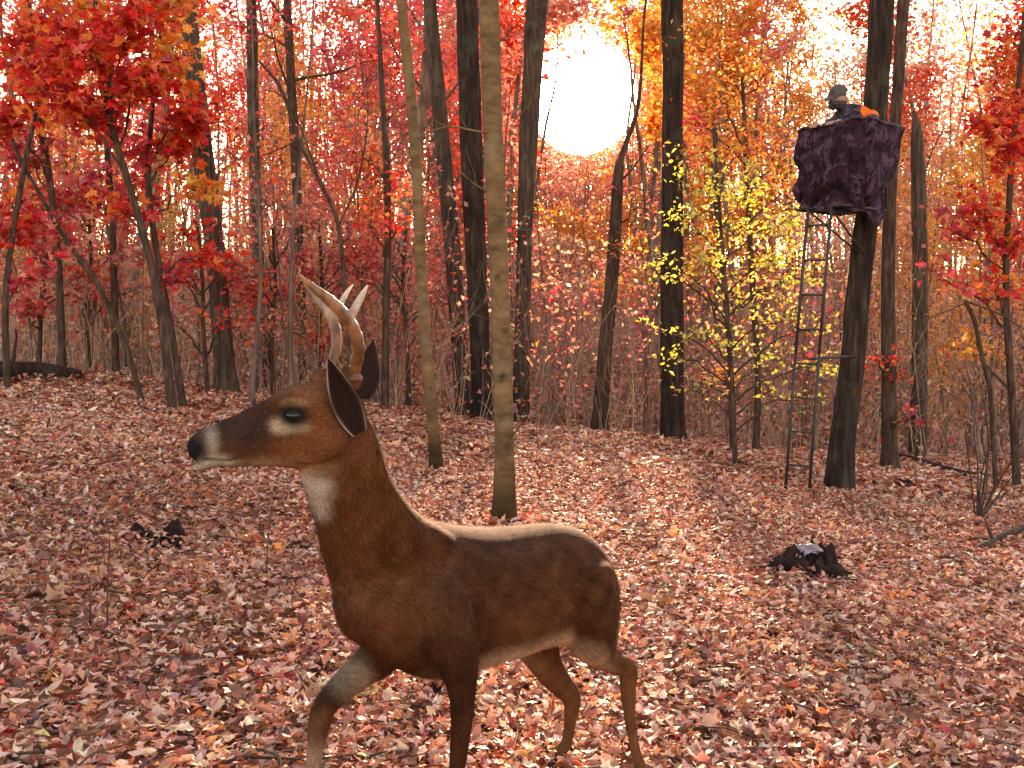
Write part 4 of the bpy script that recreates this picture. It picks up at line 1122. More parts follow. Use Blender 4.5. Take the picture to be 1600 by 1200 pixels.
g = NT('deer coat')
v = g.objvec()
fine = g.noise(260, 3, 0.6, v)
c = g.mix(g.attr(), g.ramp(fine.outputs[0], ((0.3, (0.72, 0.70, 0.68)), (0.7, (1.2, 1.18, 1.15)))), 1.0, 'MULTIPLY')
pr = g.principled(c, 0.9, g.bump(fine.outputs[0], 0.35, 0.004), 0.04)
pr.inputs['Sheen Weight'].default_value = 0.0; pr.inputs['Sheen Roughness'].default_value = 0.4
pr.inputs['Sheen Tint'].default_value = (0.9, 0.7, 0.5, 1)
M['coat'] = g.m
dg_ = Geo()
dg_.add(DV - dorg, DF4, C)
if len(DF3): dg_.F.append(DF3)

# ears: cupped leaves of skin, joined to the body mesh
def ear(base, tip, side, width, cup, colin, colout, rim):
    n, m = 18, 13
    base, tip, side = np.array(base), np.array(tip), unit(np.array(side))
    ax = tip - base; L = np.linalg.norm(ax); ax = ax / L
    side = unit(side - (side @ ax) * ax); front = np.cross(ax, side)
    if front @ np.array((0, -1, 0)) < 0: front = -front
    t = np.linspace(0, 1, n)[:, None]; s = np.linspace(-1, 1, m)[None]
    w = width * np.sin(np.pi * np.clip(t * 0.90 + 0.10, 0, 1)) ** 0.75 * (1.05 - 0.25 * t)
    th = s * cup * (1.25 - 0.5 * t)
    lat = w * np.sin(th) / np.sin(cup); dep = -w * (1 - np.cos(th)) * 1.0
    crv = 0.020 * np.sin(np.pi * t) - 0.01 * t
    S = base + ax * (L * t)[..., None] + side * lat[..., None] - front * dep[..., None] + front * (-crv)[..., None]
    N = unit(np.cross(np.gradient(S, axis=0), np.gradient(S, axis=1)))
    if (N.mean((0, 1)) @ front) < 0: N = -N
    th_ = 0.0022
    A, B = S + N * th_ * 0.5, S - N * th_ * 0.5
    i = np.arange(n - 1)[:, None] * m; j = np.arange(m - 1)[None]
    q = np.stack((i + j, i + j + 1, i + m + j + 1, i + m + j), -1).reshape(-1, 4)
    edge = [k for k in range(m)] + [k * m + m - 1 for k in range(1, n)] + [(n - 1) * m + k for k in range(m - 2, -1, -1)] + [k * m for k in range(n - 2, 0, -1)]
    e = np.array(edge); e2 = np.roll(e, -1); o = n * m
    F = np.vstack((q, q[:, ::-1] + o, np.stack((e, e + o, e2 + o, e2), -1)))
    rimw = (np.abs(s) ** 9 * np.where(s < 0, 1.0, 0.45) * (0.6 + 0.4 * np.sin(9 * t + 1)))[..., None]  # pale rim, with rim light put into the colour at one edge
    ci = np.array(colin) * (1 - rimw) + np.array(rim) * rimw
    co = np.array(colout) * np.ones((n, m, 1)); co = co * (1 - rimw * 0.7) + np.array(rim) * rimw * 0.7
    return np.vstack((A.reshape(-1, 3), B.reshape(-1, 3))), F, np.vstack((ci.reshape(-1, 3), co.reshape(-1, 3)))
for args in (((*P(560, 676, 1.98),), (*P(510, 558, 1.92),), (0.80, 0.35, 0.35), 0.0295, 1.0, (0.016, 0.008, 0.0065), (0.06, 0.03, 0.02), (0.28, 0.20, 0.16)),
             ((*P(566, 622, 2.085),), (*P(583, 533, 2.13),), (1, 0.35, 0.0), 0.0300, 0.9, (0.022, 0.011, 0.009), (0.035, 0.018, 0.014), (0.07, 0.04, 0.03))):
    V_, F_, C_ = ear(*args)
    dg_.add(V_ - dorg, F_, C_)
dg_.build('body', M['coat'], deer)

# guard hairs: short strands lying along the coat
nh = 120000
tri = np.vstack((DF4[:, :3], DF4[:, [0, 2, 3]]))
ar = np.linalg.norm(np.cross(DV[tri[:, 1]] - DV[tri[:, 0]], DV[tri[:, 2]] - DV[tri[:, 0]]), axis=1)
pk = rd.choice(len(tri), nh, p=ar / ar.sum())
bc = rd.dirichlet((1, 1, 1), nh)
hp = (DV[tri[pk]] * bc[..., None]).sum(1); hn = unit((DN[tri[pk]] * bc[..., None]).sum(1)); hcx = (C[tri[pk]] * bc[..., None]).sum(1)
ishead = (np.linalg.norm(hp - P(440, 670, 1.97), axis=1) < 0.20)
hu, hw_ = 800 + FPX * hp[:, 0] / ((hp - CAMP) @ _f), 600 - FPX * ((hp - CAMP) @ _u) / ((hp - CAMP) @ _f)
flow = np.where(ishead[:, None], np.array((1.0, 0.1, 0.35)), -FWD * 0.9 + np.array((0, 0, -0.75)))
onneck = (hw_ < 860) & (hu < 660) & ~ishead
flow = np.where(onneck[:, None], np.array((0.25, 0.2, -1.0)), flow)
lowleg = hp[:, 2] < 0.42
flow = np.where(lowleg[:, None], np.array((0.1, 0.1, -1.0)), flow) + rd.normal(0, 0.18, (nh, 3))
flow = unit(flow - (flow * hn).sum(1, keepdims=True) * hn)
hl = np.where(ishead, 0.008, np.where(lowleg, 0.008, np.where(onneck, 0.022, 0.017))) * rd.uniform(0.6, 1.3, nh)
keep = (np.linalg.norm(hp - eye_p, axis=1) > 0.022) & (np.linalg.norm(hp - P(302, 700, 1.925), axis=1) > 0.03)
hd = unit(flow + hn * np.abs(rd.normal(0.1, 0.30, (nh, 1))))
sd = np.cross(hd, hn); wd = 0.0010
hv = np.stack((hp - sd * wd, hp + sd * wd, hp + hd * hl[:, None]), 1)[keep]
k_ = len(hv)
hg = Geo()
hg.add(hv.reshape(-1, 3) - dorg, np.arange(k_ * 3).reshape(-1, 3), np.repeat(np.clip(hcx[keep] * np.exp(rd.normal(-0.05, 0.28, (k_, 1))), 0.004, 0.8), 3, 0))
hm = hg.mesh('fur')
hm.normals_split_custom_set_from_vertices([tuple(x) for x in np.repeat(hn[keep], 3, 0)])
hm.materials.append(M['coat'])
tag(link(bpy.data.objects.new('fur', hm), deer), kind='stuff')

# eyes
g = NT('wet dark eye'); p = g.principled((0.006, 0.0035, 0.003), 0.10, None, 0.22); M['eye'] = g.m
for p, nrm in ((eye_p, eye_n), (mirror(eye_p), eye_n - 2 * (eye_n @ HN) * HN)):
    V_, Fq, F3 = ball(p - nrm * 0.0118, np.diag((0.0185, 0.017, 0.0160)))
    eg = Geo(); eg.add(V_ - dorg, Fq); eg.F.append(F3); eg.build('eye', M['eye'], deer)
# antlers
g = NT('antler bone'); v = g.objvec(); n_ = g.noise(70, 4, 0.6, g.scaled(v, (1, 1, 0.35)))
c = g.mix(g.attr(), g.ramp(n_.outputs[0], ((0.35, (0.6, 0.5, 0.42)), (0.65, (1.15, 1.12, 1.05)))), 1.0, 'MULTIPLY')
g.principled(c, 0.5, g.bump(n_.outputs[0], 0.5, 0.004), 0.35); M['antler'] = g.m
def antler(beam, tine):
    b = smooth_path(np.array([(*P(x, y, d), r) for x, y, d, r in beam]), 44)
    t = smooth_path(np.array([(*P(x, y, d), r) for x, y, d, r in tine]), 20)
    bur = ball(b[1, :3], np.diag((0.021, 0.021, 0.012)), 14)
    V_, N_, F4_, F3_ = melt([tube(b[:, :3], b[:, 3] * 0.86 * (1 + 0.05 * np.sin(np.arange(44) * 1.7)), 16, None, True), tube(t[:, :3], t[:, 3], 14, None, True), bur], 0.0022, 3)
    hgt = np.clip((V_[:, 2] - b[0, 2]) / (b[-1, 2] - b[0, 2]), 0, 1)[:, None]
    cc = np.array((0.10, 0.031, 0.012)) * (1 - hgt ** 1.4) + np.array((0.22, 0.105, 0.050)) * hgt ** 1.2
    cc = cc * (1 + 0.25 * vnoise(rd, 12, 60, 200)(V_ * np.array((1, 1, 0.3))))[:, None]
    tip = np.clip((np.linalg.norm(V_ - t[-1, :3], axis=1) - 0.10) / -0.08, 0, 1)[:, None]
    cc = cc * (1 - tip) + np.array((0.50, 0.42, 0.33)) * tip
    gg = Geo(); gg.add(V_ - dorg, F4_, cc)
    if len(F3_): gg.F.append(F3_)
    return gg.build('antler', M['antler'], deer)
antler([(551, 596, 1.985, 0.0145), (556, 570, 1.975, 0.0150), (560, 542, 1.955, 0.0155), (552, 514, 1.935, 0.0152), (535, 489, 1.915, 0.0150), (512, 467, 1.895, 0.0130), (488, 448, 1.88, 0.0085), (464, 426, 1.87, 0.0022)],
       [(543, 506, 1.925, 0.010), (555, 482, 1.945, 0.0088), (565, 463, 1.96, 0.0068), (574, 446, 1.975, 0.0025)])
antler([(500, 600, 2.045, 0.0135), (513, 578, 2.06, 0.0130), (525, 548, 2.08, 0.0135), (525, 518, 2.10, 0.0135), (513, 488, 2.12, 0.0130), (497, 470, 2.13, 0.0110), (484, 452, 2.14, 0.0075), (472, 436, 2.15, 0.0022)],
       [(522, 505, 2.105, 0.009), (530, 480, 2.11, 0.0078), (541, 459, 2.115, 0.0056), (552, 444, 2.12, 0.0022)])
# hooves
g = NT('hoof horn'); n_ = g.noise(90, 3, 0.5, g.objvec())
g.principled(g.ramp(n_.outputs[0], ((0.3, (0.012, 0.010, 0.009)), (0.7, (0.045, 0.034, 0.028)))), 0.45); M['hoof'] = g.m
for key, fw in (('fl', FWD), ('fr', FWD), ('hl', FWD), ('hr', FWD)):
    x, y, d, r = LEGS[key][-1]
    e = P(x, y, d)
    hg2 = Geo()
    for s in (-1, 1):                               # two toes
        c0 = e + NEAR * s * 0.012
        rg_ = []
        for t, (zz, ln, wd_) in enumerate(((0.022, 0.020, 0.011), (0.0, 0.028, 0.013), (-0.025, 0.040, 0.015), (-0.042, 0.050, 0.016))):
            cen = c0 + np.array((0, 0, zz)) + fw * (0.006 + 0.012 * t)
            rg_.append((cen + fw * ln, cen - fw * ln * 0.75, NEAR * wd_))
        V_, Fq, F3 = loft(rg_, 12, 2.3)
        b_ = hg2.n; hg2.add(V_ - dorg, Fq); hg2.F.append(F3 + b_)
    hg2.build('hoof', M['hoof'], deer)

# ------------------------------------------------------------------ the ladder stand and the hunter
g = NT('dark powder coated steel'); n_ = g.noise(40, 4, 0.6, g.objvec())
g.principled(g.ramp(n_.outputs[0], ((0.3, (0.006, 0.005, 0.005)), (0.7, (0.024, 0.016, 0.014)))), 0.6, None, 0.4); M['steel'] = g.m
def camo(name, base, light, dark, sc=9.0):
    g = NT(name); v = g.objvec()
    n1 = g.noise(sc, 4, 0.6, v); n2 = g.noise(sc * 1.7, 4, 0.6, g.scaled(v, (1.3, 1.3, 0.8))); n3 = g.noise(sc * 1.2, 4, 0.65, g.scaled(v, (2.6, 2.6, 0.7)))
    c = g.mix(base, light, g.ramp(n1.outputs[0], ((0.50, (0, 0, 0)), (0.56, (1, 1, 1)))))
    c = g.mix(c, tuple(x * 0.55 for x in base), g.ramp(n2.outputs[0], ((0.52, (0, 0, 0)), (0.57, (1, 1, 1)))))
    c = g.mix(c, dark, g.ramp(n3.outputs[0], ((0.56, (0, 0, 0)), (0.60, (1, 1, 1)))))
    g.principled(c, 0.9, g.bump(g.noise(90, 3, 0.6, v).outputs[0], 0.4, 0.004), 0.1)
    return g.m
M['camo_skirt'] = camo('camouflage cloth', (0.026, 0.010, 0.016), (0.058, 0.030, 0.048), (0.008, 0.003, 0.006), 8.0)
M['camo_coat'] = camo('camouflage jacket', (0.020, 0.013, 0.019), (0.070, 0.050, 0.062), (0.007, 0.005, 0.007), 14.0)


SF = unit(np.array((-0.80, -0.60, 0.0))); SS = np.array((0.60, -0.80, 0.0)); UP = np.array((0, 0, 1.0))
tree_at = P(1362, 250, STAND_D)                      # the trunk at seat height
ctr = np.array((tree_at[0], tree_at[1], 0.0)) + SF * 0.50      # middle of the platform
def S3(f, s, z): return ctr + SF * f + SS * s + UP * z
Z_TOP, Z_FLOOR, Z_SEAT = 3.15, 2.40, 2.70
stand = empty('ladder_stand', ctr + UP * float(H(ctr[0], ctr[1])), 'dark steel ladder stand strapped to the trunk, wrapped in a camouflage skirt', 'tree stand')
so = np.array(stand.location)
def bar(geo, a, b, r, k=8):
    V_, Fq, F3 = tube(np.array((a, (np.array(a) + np.array(b)) / 2, b)) - so, [r, r, r], k, None, True)
    n0 = geo.n; geo.add(V_, Fq); geo.F.append(F3 + n0)
def barobj(name, segs, r, k=8, mat=None, parent=None):
    gg = Geo()
    for a, b in zip(segs[:-1], segs[1:]): bar(gg, a, b, r, k)
    return gg.build(name, mat or M['steel'], parent or stand)
def px_ground(px, py):
    q = ground_at(px, py); return q
# ladder: two rails and rungs
top_l, top_r = S3(0.30, -0.125, Z_FLOOR), S3(0.30, 0.125, Z_FLOOR)
lb = P(1227, 765, top_l[1] - 0.02); rb = P(1264, 765, top_l[1] - 0.08)
for q in (lb, rb): q[2] = float(H(q[0], q[1])) - 0.02
for nm, a, b in (('rail', lb, top_l), ('rail', rb, top_r)):
    mid = (a + b) / 2 + SF * 0.015
    barobj('rail', [a, mid, b], 0.015, 10)
for i in range(8):
    t = (i + 0.9) / 8.4
    a, b = lb + (top_l - lb) * t, rb + (top_r - rb) * t
    bow = SF * 0.015 * (1 - abs(2 * t - 1))
    barobj('rung', [a + bow, b + bow], 0.010, 8)
tt = P(1340, 556, STAND_D - 0.1)
a = (lb + (top_l - lb) * 0.48 + rb + (top_r - rb) * 0.48) / 2
barobj('brace', [a, tt], 0.012, 8)
a = (lb + (top_l - lb) * 0.97 + rb + (top_r - rb) * 0.97) / 2
barobj('strut', [S3(0.30, 0.12, Z_FLOOR - 0.02), P(1352, 400, STAND_D - 0.12)], 0.010, 8)
barobj('strut', [S3(0.30, -0.12, Z_FLOOR - 0.02), P(1350, 402, STAND_D - 0.05)], 0.010, 8)
# platform grating, seat, seat frame, shooting rail
gg = Geo()
for f in np.linspace(-0.36, 0.30, 8): bar(gg, S3(f, -0.24, Z_FLOOR), S3(f, 0.24, Z_FLOOR), 0.009, 6)
for s in (-0.24, 0.24): bar(gg, S3(-0.38, s, Z_FLOOR), S3(0.32, s, Z_FLOOR), 0.014, 6)
gg.build('platform', M['steel'], stand)
def box(geo, c, fx, sx, zx, bev=0.2):
    c = np.array(c) - so
    rings = []
    for t in (-1, -1 + bev, 1 - bev, 1):
        k = 1 - (0.12 if abs(t) == 1 else 0)
        rings.append((c + SF * fx * t + UP * zx * k, c + SF * fx * t - UP * zx * k, SS * sx * k))
    V_, Fq, F3 = loft(rings, 24, 6.0)
    n0 = geo.n; geo.add(V_, Fq); geo.F.append(F3 + n0)
gg = Geo(); box(gg, S3(-0.24, 0, Z_SEAT), 0.17, 0.24, 0.03); gg.build('seat', M['camo_coat'], stand)
gg = Geo()
for s in (-0.24, 0.24):
    bar(gg, S3(-0.38, s, Z_FLOOR), S3(-0.38, s, Z_SEAT + 0.35), 0.013); bar(gg, S3(-0.38, s, Z_SEAT - 0.03), S3(-0.08, s, Z_SEAT - 0.03), 0.011)
bar(gg, S3(-0.38, -0.24, Z_SEAT + 0.3), S3(-0.38, 0.24, Z_SEAT + 0.3), 0.011)
gg.build('seat_frame', M['steel'], stand)
RAIL = [S3(-0.38, -0.27, Z_TOP - 0.02), S3(0.16, -0.28, Z_TOP), S3(0.23, -0.22, Z_TOP), S3(0.23, 0.31, Z_TOP), S3(0.16, 0.39, Z_TOP), S3(-0.36, 0.41, Z_TOP - 0.02)]
barobj('shooting_rail', RAIL, 0.014, 8)
# the skirt: cloth hung from the rail, pulled in towards the platform, in slanting folds
top = smooth_path(np.array(RAIL), 90)
low = smooth_path(np.array([S3(-0.34, -0.20, 2.56), S3(0.15, -0.27, 2.58), S3(0.23, -0.20, 2.42), S3(0.22, 0.10, 2.38), S3(0.10, 0.26, 2.36), S3(-0.30, 0.14, 2.22)]), 90)
m = 46
t = np.linspace(0, 1, m)[None, :, None]
S_ = top[:, None] * (1 - t) + low[:, None] * t
tan = unit(np.gradient(top, axis=0)); nrm = unit(np.cross(tan, np.broadcast_to(UP, tan.shape)))
nrm = np.where(((nrm * (top - ctr)).sum(1, keepdims=True)) < 0, -nrm, nrm)
u_ = np.linspace(0, 1, 90)[:, None]; v_ = np.linspace(0, 1, m)[None]
rk = np.random.default_rng(61)
swag = 16.5 * v_ - 6.5 * np.cos(2 * np.pi * (u_ * 1.6 - 0.42)) * (0.35 + 0.65 * v_) + 7 * u_
fold = 0.11 * (np.abs(np.sin(swag * 0.42)) ** 0.7 - 0.5) * (0.30 + 0.8 * v_) + 0.012 * np.sin(2.3 * swag + 9 * u_) * v_ + 0.015 * np.sin(np.pi * v_)
fold = fold * np.clip(v_ * 6, 0, 1) + 0.016
sag = -0.028 * (np.sin(np.pi * u_ * 5) ** 2) * (1 - v_)
S_ = S_ + nrm[:, None] * fold[..., None] + UP * (sag + 0.022 * np.sin(u_ * 31) * v_ ** 3)[..., None]
Nn = unit(np.cross(np.gradient(S_, axis=0), np.gradient(S_, axis=1)))
i = np.arange(89)[:, None] * m; j = np.arange(m - 1)[None]
q = np.stack((i + j, i + j + 1, i + m + j + 1, i + m + j), -1).reshape(-1, 4)
sk = Geo(); sk.add((S_ + Nn * 0.002).reshape(-1, 3) - so, q); sk.add((S_ - Nn * 0.002).reshape(-1, 3) - so, q[:, ::-1])
sko = sk.build('skirt', M['camo_skirt'], stand)
tag(sko, 'purple brown camouflage cloth hanging in folds from the rail')
# hem cord
barobj('hem', list(smooth_path(S_[::6, -1], 40)), 0.010, 6, M['camo_skirt'], sko)
barobj('hem', list(smooth_path(S_[::6, 0] + UP * 0.004, 40)), 0.013, 6, M['camo_skirt'], sko)

# --- the hunter: seated, bent over the rail
per = empty('person', S3(-0.22, 0, Z_SEAT + 0.03), 'seated person in dark camouflage and grey cap bent over the stand rail', 'person')
po = np.array(per.location)
def hp3(f, s, z): return S3(f - 0.13, s, Z_SEAT + 0.11 + z)
def limb(rows, k=14, n=24):
    s = smooth_path(np.array([(*hp3(f, s_, z), r) for f, s_, z, r in rows]), n)
    return tube(s[:, :3], s[:, 3], k, None, True)
def ringp(f, z, hw, dp, tilt=0.0):
    c = hp3(f, 0, z); a = unit(SF * math.cos(tilt) - UP * math.sin(tilt))
    return (*(c + a * dp), *(c - a * dp), *(SS * hw))
bodyparts = [loft(dense_rings([ringp(-0.20, -0.02, 0.15, 0.10), ringp(-0.19, 0.10, 0.165, 0.115), ringp(-0.14, 0.24, 0.175, 0.125, 0.3), ringp(-0.06, 0.37, 0.22, 0.14, 0.6), ringp(0.02, 0.46, 0.20, 0.12, 0.8), ringp(0.08, 0.51, 0.10, 0.08, 0.9)], 30), 24, 2.4)]
for s in (-1, 1):
    bodyparts.append(limb([(-0.04, s * 0.19, 0.43, 0.075), (0.07, s * 0.27, 0.33, 0.066), (0.18, s * 0.27, 0.31, 0.058), (0.29, s * 0.17, 0.335, 0.046), (0.34, s * 0.10, 0.345, 0.036)]))   # arms folded on the rail
    bodyparts.append(limb([(-0.18, s * 0.09, 0.03, 0.095), (0.05, s * 0.11, 0.05, 0.085), (0.24, s * 0.12, 0.04, 0.068), (0.25, s * 0.12, -0.14, 0.058), (0.22, s * 0.12, -0.29, 0.045), (0.25, s * 0.12, -0.335, 0.042), (0.36, s * 0.13, -0.345, 0.035)], 14, 34))  # legs, boots
bodyparts.append(limb([(0.06, 0, 0.47, 0.055), (0.13, 0, 0.53, 0.052)]))                                               # neck
hx2 = lambda f, s, z: np.stack((unit(SF * 0.85 - UP * 0.5) * f, SS * s, unit(UP * 0.85 + SF * 0.5) * z))
bodyparts += [ball(hp3(0.19, 0, 0.60), hx2(0.092, 0.074, 0.112)), ball(hp3(0.265, 0, 0.53), hx2(0.04, 0.045, 0.05)), ball(hp3(0.285, 0, 0.575), hx2(0.02, 0.012, 0.025))]
for s in (-1, 1): bodyparts.append(ball(hp3(0.17, s * 0.078, 0.59), hx2(0.018, 0.010, 0.03)))
# hands with fingers lying over the rail
for s in (-1, 1):
    bodyparts.append(ball(hp3(0.365, s * 0.085, 0.345), np.stack((SF * 0.045, SS * 0.038, UP * 0.018))))
    for q, (off, ln) in enumerate(((-0.03, 0.050), (-0.010, 0.060), (0.010, 0.056), (0.029, 0.044))):
        bodyparts.append(limb([(0.38, s * 0.085 + off, 0.345, 0.0105), (0.405 + ln * 0.4, s * 0.085 + off, 0.342, 0.0098), (0.41 + ln * 0.55, s * 0.085 + off, 0.315, 0.009)], 8, 10))
    bodyparts.append(limb([(0.355, s * 0.055, 0.345, 0.012), (0.38, s * 0.030, 0.34, 0.011), (0.405, s * 0.022, 0.33, 0.010)], 8, 10))
BV, BN, BF4, BF3 = melt(bodyparts, 0.008, 3)
g = NT('person surface'); v = g.objvec()
wv = g.noise(17, 5, 0.65, v)
cm = g.ramp(wv.outputs[0], ((0.36, (0.008, 0.006, 0.009)), (0.48, (0.025, 0.017, 0.025)), (0.56, (0.075, 0.055, 0.068)), (0.61, (0.016, 0.011, 0.016)), (0.74, (0.10, 0.08, 0.09))))
at = g.attr()
sep = g.n('SeparateColor'); g.l(at, sep.inputs[0])
gt = g.n('Math', operation='GREATER_THAN'); g.l(sep.outputs[0], gt.inputs[0]); gt.inputs[1].default_value = 0.1
g.principled(g.mix(cm, at, gt.outputs[0]), 0.85, None, 0.15); M['person'] = g.m
C = np.zeros((len(BV), 3))
lf, ls, lz = (BV - hp3(0, 0, 0)) @ SF, (BV - hp3(0, 0, 0)) @ SS, (BV - hp3(0, 0, 0)) @ UP
skin = ((lf > 0.20) & (lz > 0.47) & (np.abs(ls) < 0.085) & (lf < 0.34)) | ((lf > 0.345) & (lz > 0.27))
skin |= (np.linalg.norm(BV - hp3(0.19, 0, 0.60), axis=1) < 0.14) & (lz > 0.52) & (np.abs(ls) > 0.06)
eyes_band = skin & (lf < 0.345) & (lz > 0.44) & ((lz < 0.565) | (lz > 0.61))
C[skin & ~eyes_band] = (0.26, 0.155, 0.11)
orange = (np.linalg.norm(BV - hp3(-0.02, 0.20, 0.47), axis=1) < 0.095) | (np.linalg.norm(BV - hp3(-0.06, 0.12, 0.49), axis=1) < 0.085)
C[orange & ~skin] = (0.62, 0.10, 0.015)
pg = Geo(); pg.add(BV - po, BF4, C)
if len(BF3): pg.F.append(BF3)
pg.build('body', M['person'], per)
g = NT('grey cap cloth'); g.principled((0.055, 0.044, 0.040), 0.9); M['cap'] = g.m
V_, Fq, F3 = ball(hp3(0.185, 0, 0.632), hx2(0.103, 0.086, 0.092)); kz = (V_ - hp3(0.185, 0, 0.632)) @ unit(UP * 0.85 + SF * 0.5)
V_ = V_ + unit(UP * 0.85 + SF * 0.5) * np.where(kz < 0.005, 0.005 - kz, 0)[:, None] * 0.92
cg = Geo(); cg.add(V_ - po, Fq); cg.F.append(F3)
br_ = ball(hp3(0.285, 0, 0.60), np.stack((unit(SF * 0.85 - UP * 0.5) * 0.075, SS * 0.072, unit(UP * 0.85 + SF * 0.5) * 0.007)))
n0 = cg.n; cg.add(br_[0] - po, br_[1]); cg.F.append(br_[2] + n0)
cg.build('cap', M['cap'], per)
g = NT('eye dark'); g.principled((0.02, 0.015, 0.012), 0.3); M['eye2'] = g.m
for s in (-1, 1):
    V_, Fq, F3 = ball(hp3(0.268, s * 0.030, 0.585), np.eye(3) * 0.010, 10); eg = Geo(); eg.add(V_ - po, Fq); eg.F.append(F3); eg.build('eye', M['eye2'], per)

# ------------------------------------------------------------------ small things on the forest floor
rf = np.random.default_rng(70)
g = NT('rotten wood'); v = g.objvec(); n_ = g.noise(18, 5, 0.65, g.scaled(v, (1, 1, 0.35)))
g.principled(g.ramp(n_.outputs[0], ((0.35, (0.008, 0.004, 0.004)), (0.6, (0.035, 0.016, 0.012)), (0.8, (0.09, 0.05, 0.035)))), 0.95, g.bump(n_.outputs[0], 1.0, 0.03), 0.1); M['rotten'] = g.m
g = NT('pale fungus'); n_ = g.noise(40, 4, 0.6, g.objvec())
g.principled(g.ramp(n_.outputs[0], ((0.3, (0.13, 0.095, 0.11)), (0.7, (0.24, 0.19, 0.22)))), 0.6); M['pale'] = g.m
def lump(name, c, ax, seed, mat, parent=None, org=None, amp=0.22, k=40, flat=None):
    r_ = np.random.default_rng(seed)
    V_, Fq, F3 = ball((0, 0, 0), np.eye(3), k)
    d_ = 1 + amp * vnoise(r_, 10, 1.5, 5)(V_) + amp * 0.4 * vnoise(r_, 12, 6, 16)(V_)
    V_ = (V_ * d_[:, None]) @ np.array(ax, float) + np.array(c) - (np.array(org) if org is not None else 0)
    gg = Geo(); gg.add(V_, Fq); gg.F.append(F3)
    return gg.build(name, mat, parent)
q = ground_at(1268, 902)
st = empty('rotten_stump', q, 'low black rotten stump with a pale cap of fungus on the open leaves', 'stump')
sw = 1.0 / FPX * q[1]
def ragged(name, c, rx, ry, h, seed, parent, org):
    """a broken hollow shell of rotten wood: ragged rim, ridged sides"""
    r_ = np.random.default_rng(seed); k, n = 72, 16
    a_ = np.linspace(0, 2 * np.pi, k, endpoint=False)
    ridge = 1 + 0.10 * np.sin(9 * a_ + 1) + 0.07 * np.sin(17 * a_ + 2) + 0.05 * r_.normal(size=k)
    rim = h * (0.72 + 0.22 * np.sin(2 * a_ + 0.5) + 0.14 * np.sin(5 * a_ + seed) + 0.12 * r_.normal(size=k))
    rows = []
    for i_, t_ in enumerate(np.linspace(0, 1, 10)):
        rr = ridge * (1.35 - 0.45 * t_ ** 0.5)
        rows.append(np.stack((np.cos(a_) * rx * rr, np.sin(a_) * ry * rr, -0.02 + rim * t_), -1))
    for t_ in np.linspace(0.1, 1, 6):
        rows.append(np.stack((np.cos(a_) * rx * ridge * 0.88 * (1 - 0.7 * t_), np.sin(a_) * ry * ridge * 0.88 * (1 - 0.7 * t_), rim * (1 - 0.55 * t_) + r_.normal(0, 0.004, k)), -1))
    V_ = np.array(rows).reshape(-1, 3) + np.array(c) - np.array(org)
    i_ = np.arange(n - 1)[:, None] * k; j_ = np.arange(k)[None]; j2_ = (j_ + 1) % k
    F_ = np.stack((i_ + j_, i_ + j2_, i_ + k + j2_, i_ + k + j_), -1).reshape(-1, 4)
    V_ = np.vstack((V_, V_[-k:].mean(0)))
    gg = Geo(); gg.add(V_, F_); jj_ = np.arange(k); gg.F.append(np.stack(((n - 1) * k + jj_, (n - 1) * k + (jj_ + 1) % k, np.full(k, n * k)), -1))
    return gg.build(name, M['rotten'], parent, smooth=False)
ragged('wood', q + np.array((0, 0.08, 0)), 42 * sw, 0.17, 50 * sw, 71, st, q)
lump('wood', q + np.array((34 * sw, 0.0, 6 * sw)), np.diag((30 * sw, 0.12, 17 * sw)), 76, M['rotten'], st, q, 0.30)
lump('wood', q + np.array((-36 * sw, 0.02, 8 * sw)), np.diag((24 * sw, 0.10, 17 * sw)), 72, M['rotten'], st, q, 0.30)
lump('fungus', q + np.array((-14 * sw, 0.02, 40 * sw)), np.array(((15 * sw, 0, 2 * sw), (0, 0.05, 0.012), (0, -0.01, 7 * sw))), 73, M['pale'], st, q, 0.34, 30)
lump('fungus', q + np.array((2 * sw, 0.05, 42 * sw)), np.array(((12 * sw, 0, -2 * sw), (0, 0.05, 0.01), (0, -0.01, 6 * sw))), 78, M['pale'], st, q, 0.34, 30)
pts = np.array((q[0], q[1], q[2])) + np.stack((rf.normal(0, 46 * sw, 90), rf.normal(-0.04, 0.12, 90), rf.uniform(0.02, 0.07, 90)), -1)
add = Geo(); add_leaves(add, rf, OVAL2, pts, hang(rf, 90, 0.8), rf.uniform(0.05, 0.09, 90), palette(rf, LIT, 90, LITP), 0.6)
tag(add.build('lodged_leaves', M['litter'], st), kind='stuff')
q2 = ground_at(246, 848)
o = ragged('rotten_stump', q2, 0.13, 0.09, 0.095, 79, None, (0, 0, 0))
tag(o, 'small dark rotten lump in the leaves left of the deer\'s chest', 'stump')
q3 = ground_at(1414, 762)
o = lump('rotten_stump', q3 + np.array((0, 0, 0.03)), np.diag((0.075, 0.07, 0.07)), 75, M['rotten'], None, None, 0.3)
tag(o, 'tiny dark stub of wood right of the stand tree\'s foot', 'stump')

